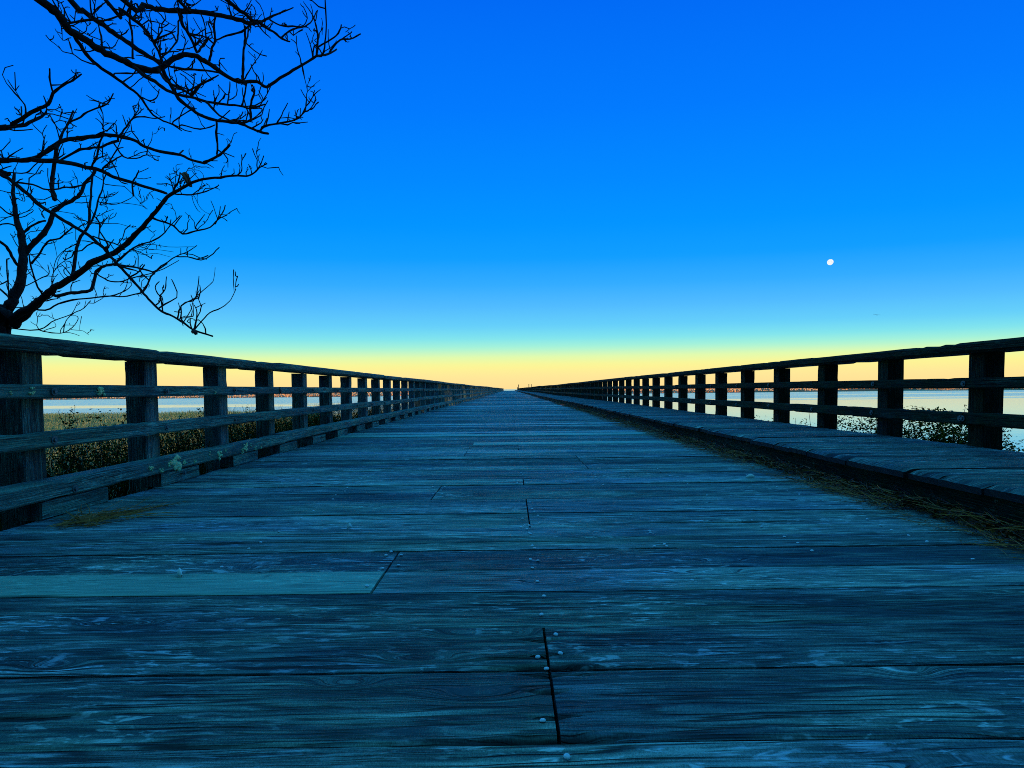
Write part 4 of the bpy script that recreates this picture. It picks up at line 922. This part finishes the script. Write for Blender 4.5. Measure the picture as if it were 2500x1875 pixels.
bp_ = ony(2141, 769, 70.0); bird = empty('bird', tuple(bp_)); tag(bird, 'small dark bird gliding low in the sky below the moon', 'bird')
bird.scale = (.95, .95, .95)
M['bird'] = plain_mat('dark_feathers', (.012, .014, .016), (.03, .032, .035), 20, .8)
nm = NM(); tube(nm, [(-.17, 0, 0), (-.08, 0, 0), (0, 0, .005), (.09, 0, .012), (.15, 0, .02), (.19, 0, .016)], [.012, .035, .045, .038, .026, .006], 10, sub=3); nm.obj('body', M['bird'], bird)
for s in (1, -1):
    nm = NM(); t = np.linspace(0, 1, 9); ch = .10 * (1 - t ** 2 * .85)
    c = np.stack([.04 - .10 * t ** 2 + 0 * t, s * t * .42, .05 * np.sin(t * 2.4)], 1); f = c + np.stack([ch * .4, 0 * t, 0 * t], 1); bk = c - np.stack([ch * .6, 0 * t, .01 + 0 * t], 1)
    v = np.concatenate([f, c + [0, 0, .012], bk, c - [0, 0, .006]]); i = np.arange(8)
    nm.add(v, np.concatenate([np.stack([i + a * 9, i + a * 9 + 1, i + ((a + 1) % 4) * 9 + 1, i + ((a + 1) % 4) * 9], 1) for a in range(4)])); nm.obj('wing', M['bird'], bird)
nm = NM(); nm.add([(-.15, -.01, 0), (-.15, .01, 0), (-.26, .045, 0), (-.26, -.045, 0), (-.15, -.01, .008), (-.15, .01, .008), (-.26, .045, .005), (-.26, -.045, .005)], [(3, 2, 1, 0), (4, 5, 6, 7), (0, 1, 5, 4), (1, 2, 6, 5), (2, 3, 7, 6), (3, 0, 4, 7)]); nm.obj('tail', M['bird'], bird, False)
bird.rotation_euler = (math.radians(14), 0, math.radians(40))

def far_pole(px, ytop, ybot, Y, wpx, label, cap):
    a = ony(px, ybot, Y); b_ = ony(px, ytop, Y); r = wpx / 2 * Y / FPX; zb = -1.2
    root = empty('marker_post', (float(a[0]), Y, zb)); tag(root, label, 'post', 'distant posts at the far end of the bridge')
    nm = NM(); H = float(b_[2]) - zb; tube(nm, [(0, 0, 0), (.01, 0, H * .5), (0, 0, H)], [r * 1.1, r, r * .95], 8, sub=2); nm.obj('pole', M['bark'], root)
    nm = NM(); beam(nm, (-cap, 0, H - .12), (cap, 0, H - .12), (0, 1, 0), (0, 0, 1), r * 1.6, .16, .01, 1, 0, 1); nm.obj('cross_piece', M['bark'], root)
far_pole(1266.3, 939.3, 952, 258, 1.9, 'tallest distant post standing at the right end of the bridge mouth', .22)
far_pole(1263.2, 945, 952, 262, 1.3, 'short dark post just left of the tallest distant post', .16)
far_pole(1291.2, 938.3, 946, 266, 1.7, 'distant post rising above the far right railing', .2)
far_pole(1297.3, 938.5, 943, 270, 1.3, 'smallest distant post rightmost above the far right railing', .16)

# ------------------------------------------------------------------ woods behind the viewer (unseen, added to keep the low sun and back sky off the bridge)
rs = np.random.default_rng(9); wd = NM()
n = 30000; xx = rs.uniform(-235, 45, n); near = np.abs(xx) < 26
yy = np.where(near, -10 - rs.random(n) * 9, -14 - rs.random(n) * 12 + np.clip(-(xx + 20) * .02, 0, 6)); hh = 8.5 + 5.5 * fbm(xx * .11, xx * 0, 6, 3)
n2 = 16000; x2 = rs.uniform(-34, 34, n2); y2 = -6.5 - 8 * rs.random(n2)
xx = np.concatenate([xx, x2]); yy = np.concatenate([yy, y2]); hh = np.concatenate([hh, 11 + 4 * fbm(x2 * .3, x2 * 0, 6, 3)])
zz = -1 + (hh + 1) * rs.random(len(xx)) ** .9
keep_ = ~((xx < -28) & (zz < 2.6) & (rs.random(len(xx)) < .70))      # leaves thinned low down to let a little low sun onto the flats
big_ = np.where((xx < -28) & (zz < 6), 1.1, np.where(np.arange(len(xx)) < n, 2.6, 1.2))
xx, yy, zz, big_ = xx[keep_], yy[keep_], zz[keep_], big_[keep_]
leaves(wd, np.stack([xx, yy, zz], 1), big_, rs.random(len(xx)) ** 2 * .4, rs, flat=.8)
for x in np.arange(-230, 44, 5.5): tube(wd, [(x, -16, -1.5), (x + .3, -16.2, 4), (x, -16, 9)], [.3, .2, .06], 6, sub=1)
tag(wd.obj('shading_treeline', M['undergrowth'], smooth=False), 'unseen dark woods behind the start of the bridge, added to shade it', 'woods', kind='stuff')

# ------------------------------------------------------------------ sky, sun, camera
def s2l(c): return tuple((x / 255 / 12.92 if x / 255 <= .04045 else ((x / 255 + .055) / 1.055) ** 2.4) for x in c)
SUN_EL, SUN_AZ = math.radians(2.2), (-.6, -.8)
wld = bpy.data.worlds.new('World'); scene.world = wld; wld.use_nodes = True
nt = wld.node_tree; bg = nt.nodes['Background']; out = nt.nodes['World Output']
tc = N(nt, 'ShaderNodeTexCoord').outputs['Generated']
sp = N(nt, 'ShaderNodeSeparateXYZ'); nt.links.new(tc, sp.inputs[0])
# twilight bands lie highest opposite the sun and sink to the sides
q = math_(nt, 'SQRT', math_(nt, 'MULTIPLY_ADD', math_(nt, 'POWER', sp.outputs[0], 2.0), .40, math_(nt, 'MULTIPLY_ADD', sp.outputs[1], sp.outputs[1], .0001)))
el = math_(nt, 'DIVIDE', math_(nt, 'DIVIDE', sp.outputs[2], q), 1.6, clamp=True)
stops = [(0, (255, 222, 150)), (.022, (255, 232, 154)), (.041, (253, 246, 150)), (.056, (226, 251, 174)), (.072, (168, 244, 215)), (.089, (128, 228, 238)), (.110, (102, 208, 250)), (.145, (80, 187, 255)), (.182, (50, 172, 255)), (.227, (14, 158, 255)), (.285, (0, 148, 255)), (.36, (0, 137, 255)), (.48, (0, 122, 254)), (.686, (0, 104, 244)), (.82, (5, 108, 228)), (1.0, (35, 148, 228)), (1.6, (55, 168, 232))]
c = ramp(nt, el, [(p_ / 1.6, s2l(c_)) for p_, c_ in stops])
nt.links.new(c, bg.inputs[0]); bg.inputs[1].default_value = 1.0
sky = N(nt, 'ShaderNodeTexSky', sky_type='NISHITA'); sky.sun_disc = False; sky.sun_elevation = SUN_EL; sky.sun_rotation = math.atan2(SUN_AZ[0], SUN_AZ[1])
bg2 = N(nt, 'ShaderNodeBackground'); nt.links.new(sky.outputs[0], bg2.inputs[0]); bg2.inputs[1].default_value = .001
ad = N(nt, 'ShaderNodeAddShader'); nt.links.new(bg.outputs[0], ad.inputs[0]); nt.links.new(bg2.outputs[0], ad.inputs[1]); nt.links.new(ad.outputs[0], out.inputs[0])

sl = bpy.data.lights.new('sun', 'SUN'); sl.energy = 5.0; sl.angle = math.radians(.5); sl.color = (1, .66, .38)
so = link('sun', sl); sv = Vector((SUN_AZ[0] * math.cos(SUN_EL), SUN_AZ[1] * math.cos(SUN_EL), math.sin(SUN_EL)))
so.rotation_euler = sv.to_track_quat('Z', 'Y').to_euler(); so.location = sv * 200

cd = bpy.data.cameras.new('camera'); co = link('camera', cd); scene.camera = co
cd.sensor_width = 36; cd.lens = FPX * 36 / 2500; cd.clip_end = 20000; cd.clip_start = .02
cd.shift_x = (1250 - XP) / 2500; cd.shift_y = (YP - 937.5) / 2500
co.matrix_world = Matrix(((R_[0], U_[0], -F_[0], CAM[0]), (R_[1], U_[1], -F_[1], CAM[1]), (R_[2], U_[2], -F_[2], CAM[2]), (0, 0, 0, 1)))

scene.view_settings.view_transform = 'Standard'; scene.view_settings.look = 'None'
scene.view_settings.exposure = 0; scene.view_settings.gamma = 1
scene.cycles.max_bounces = 6
scene.cycles.use_denoising = False
scene.cycles.filter_width = .95
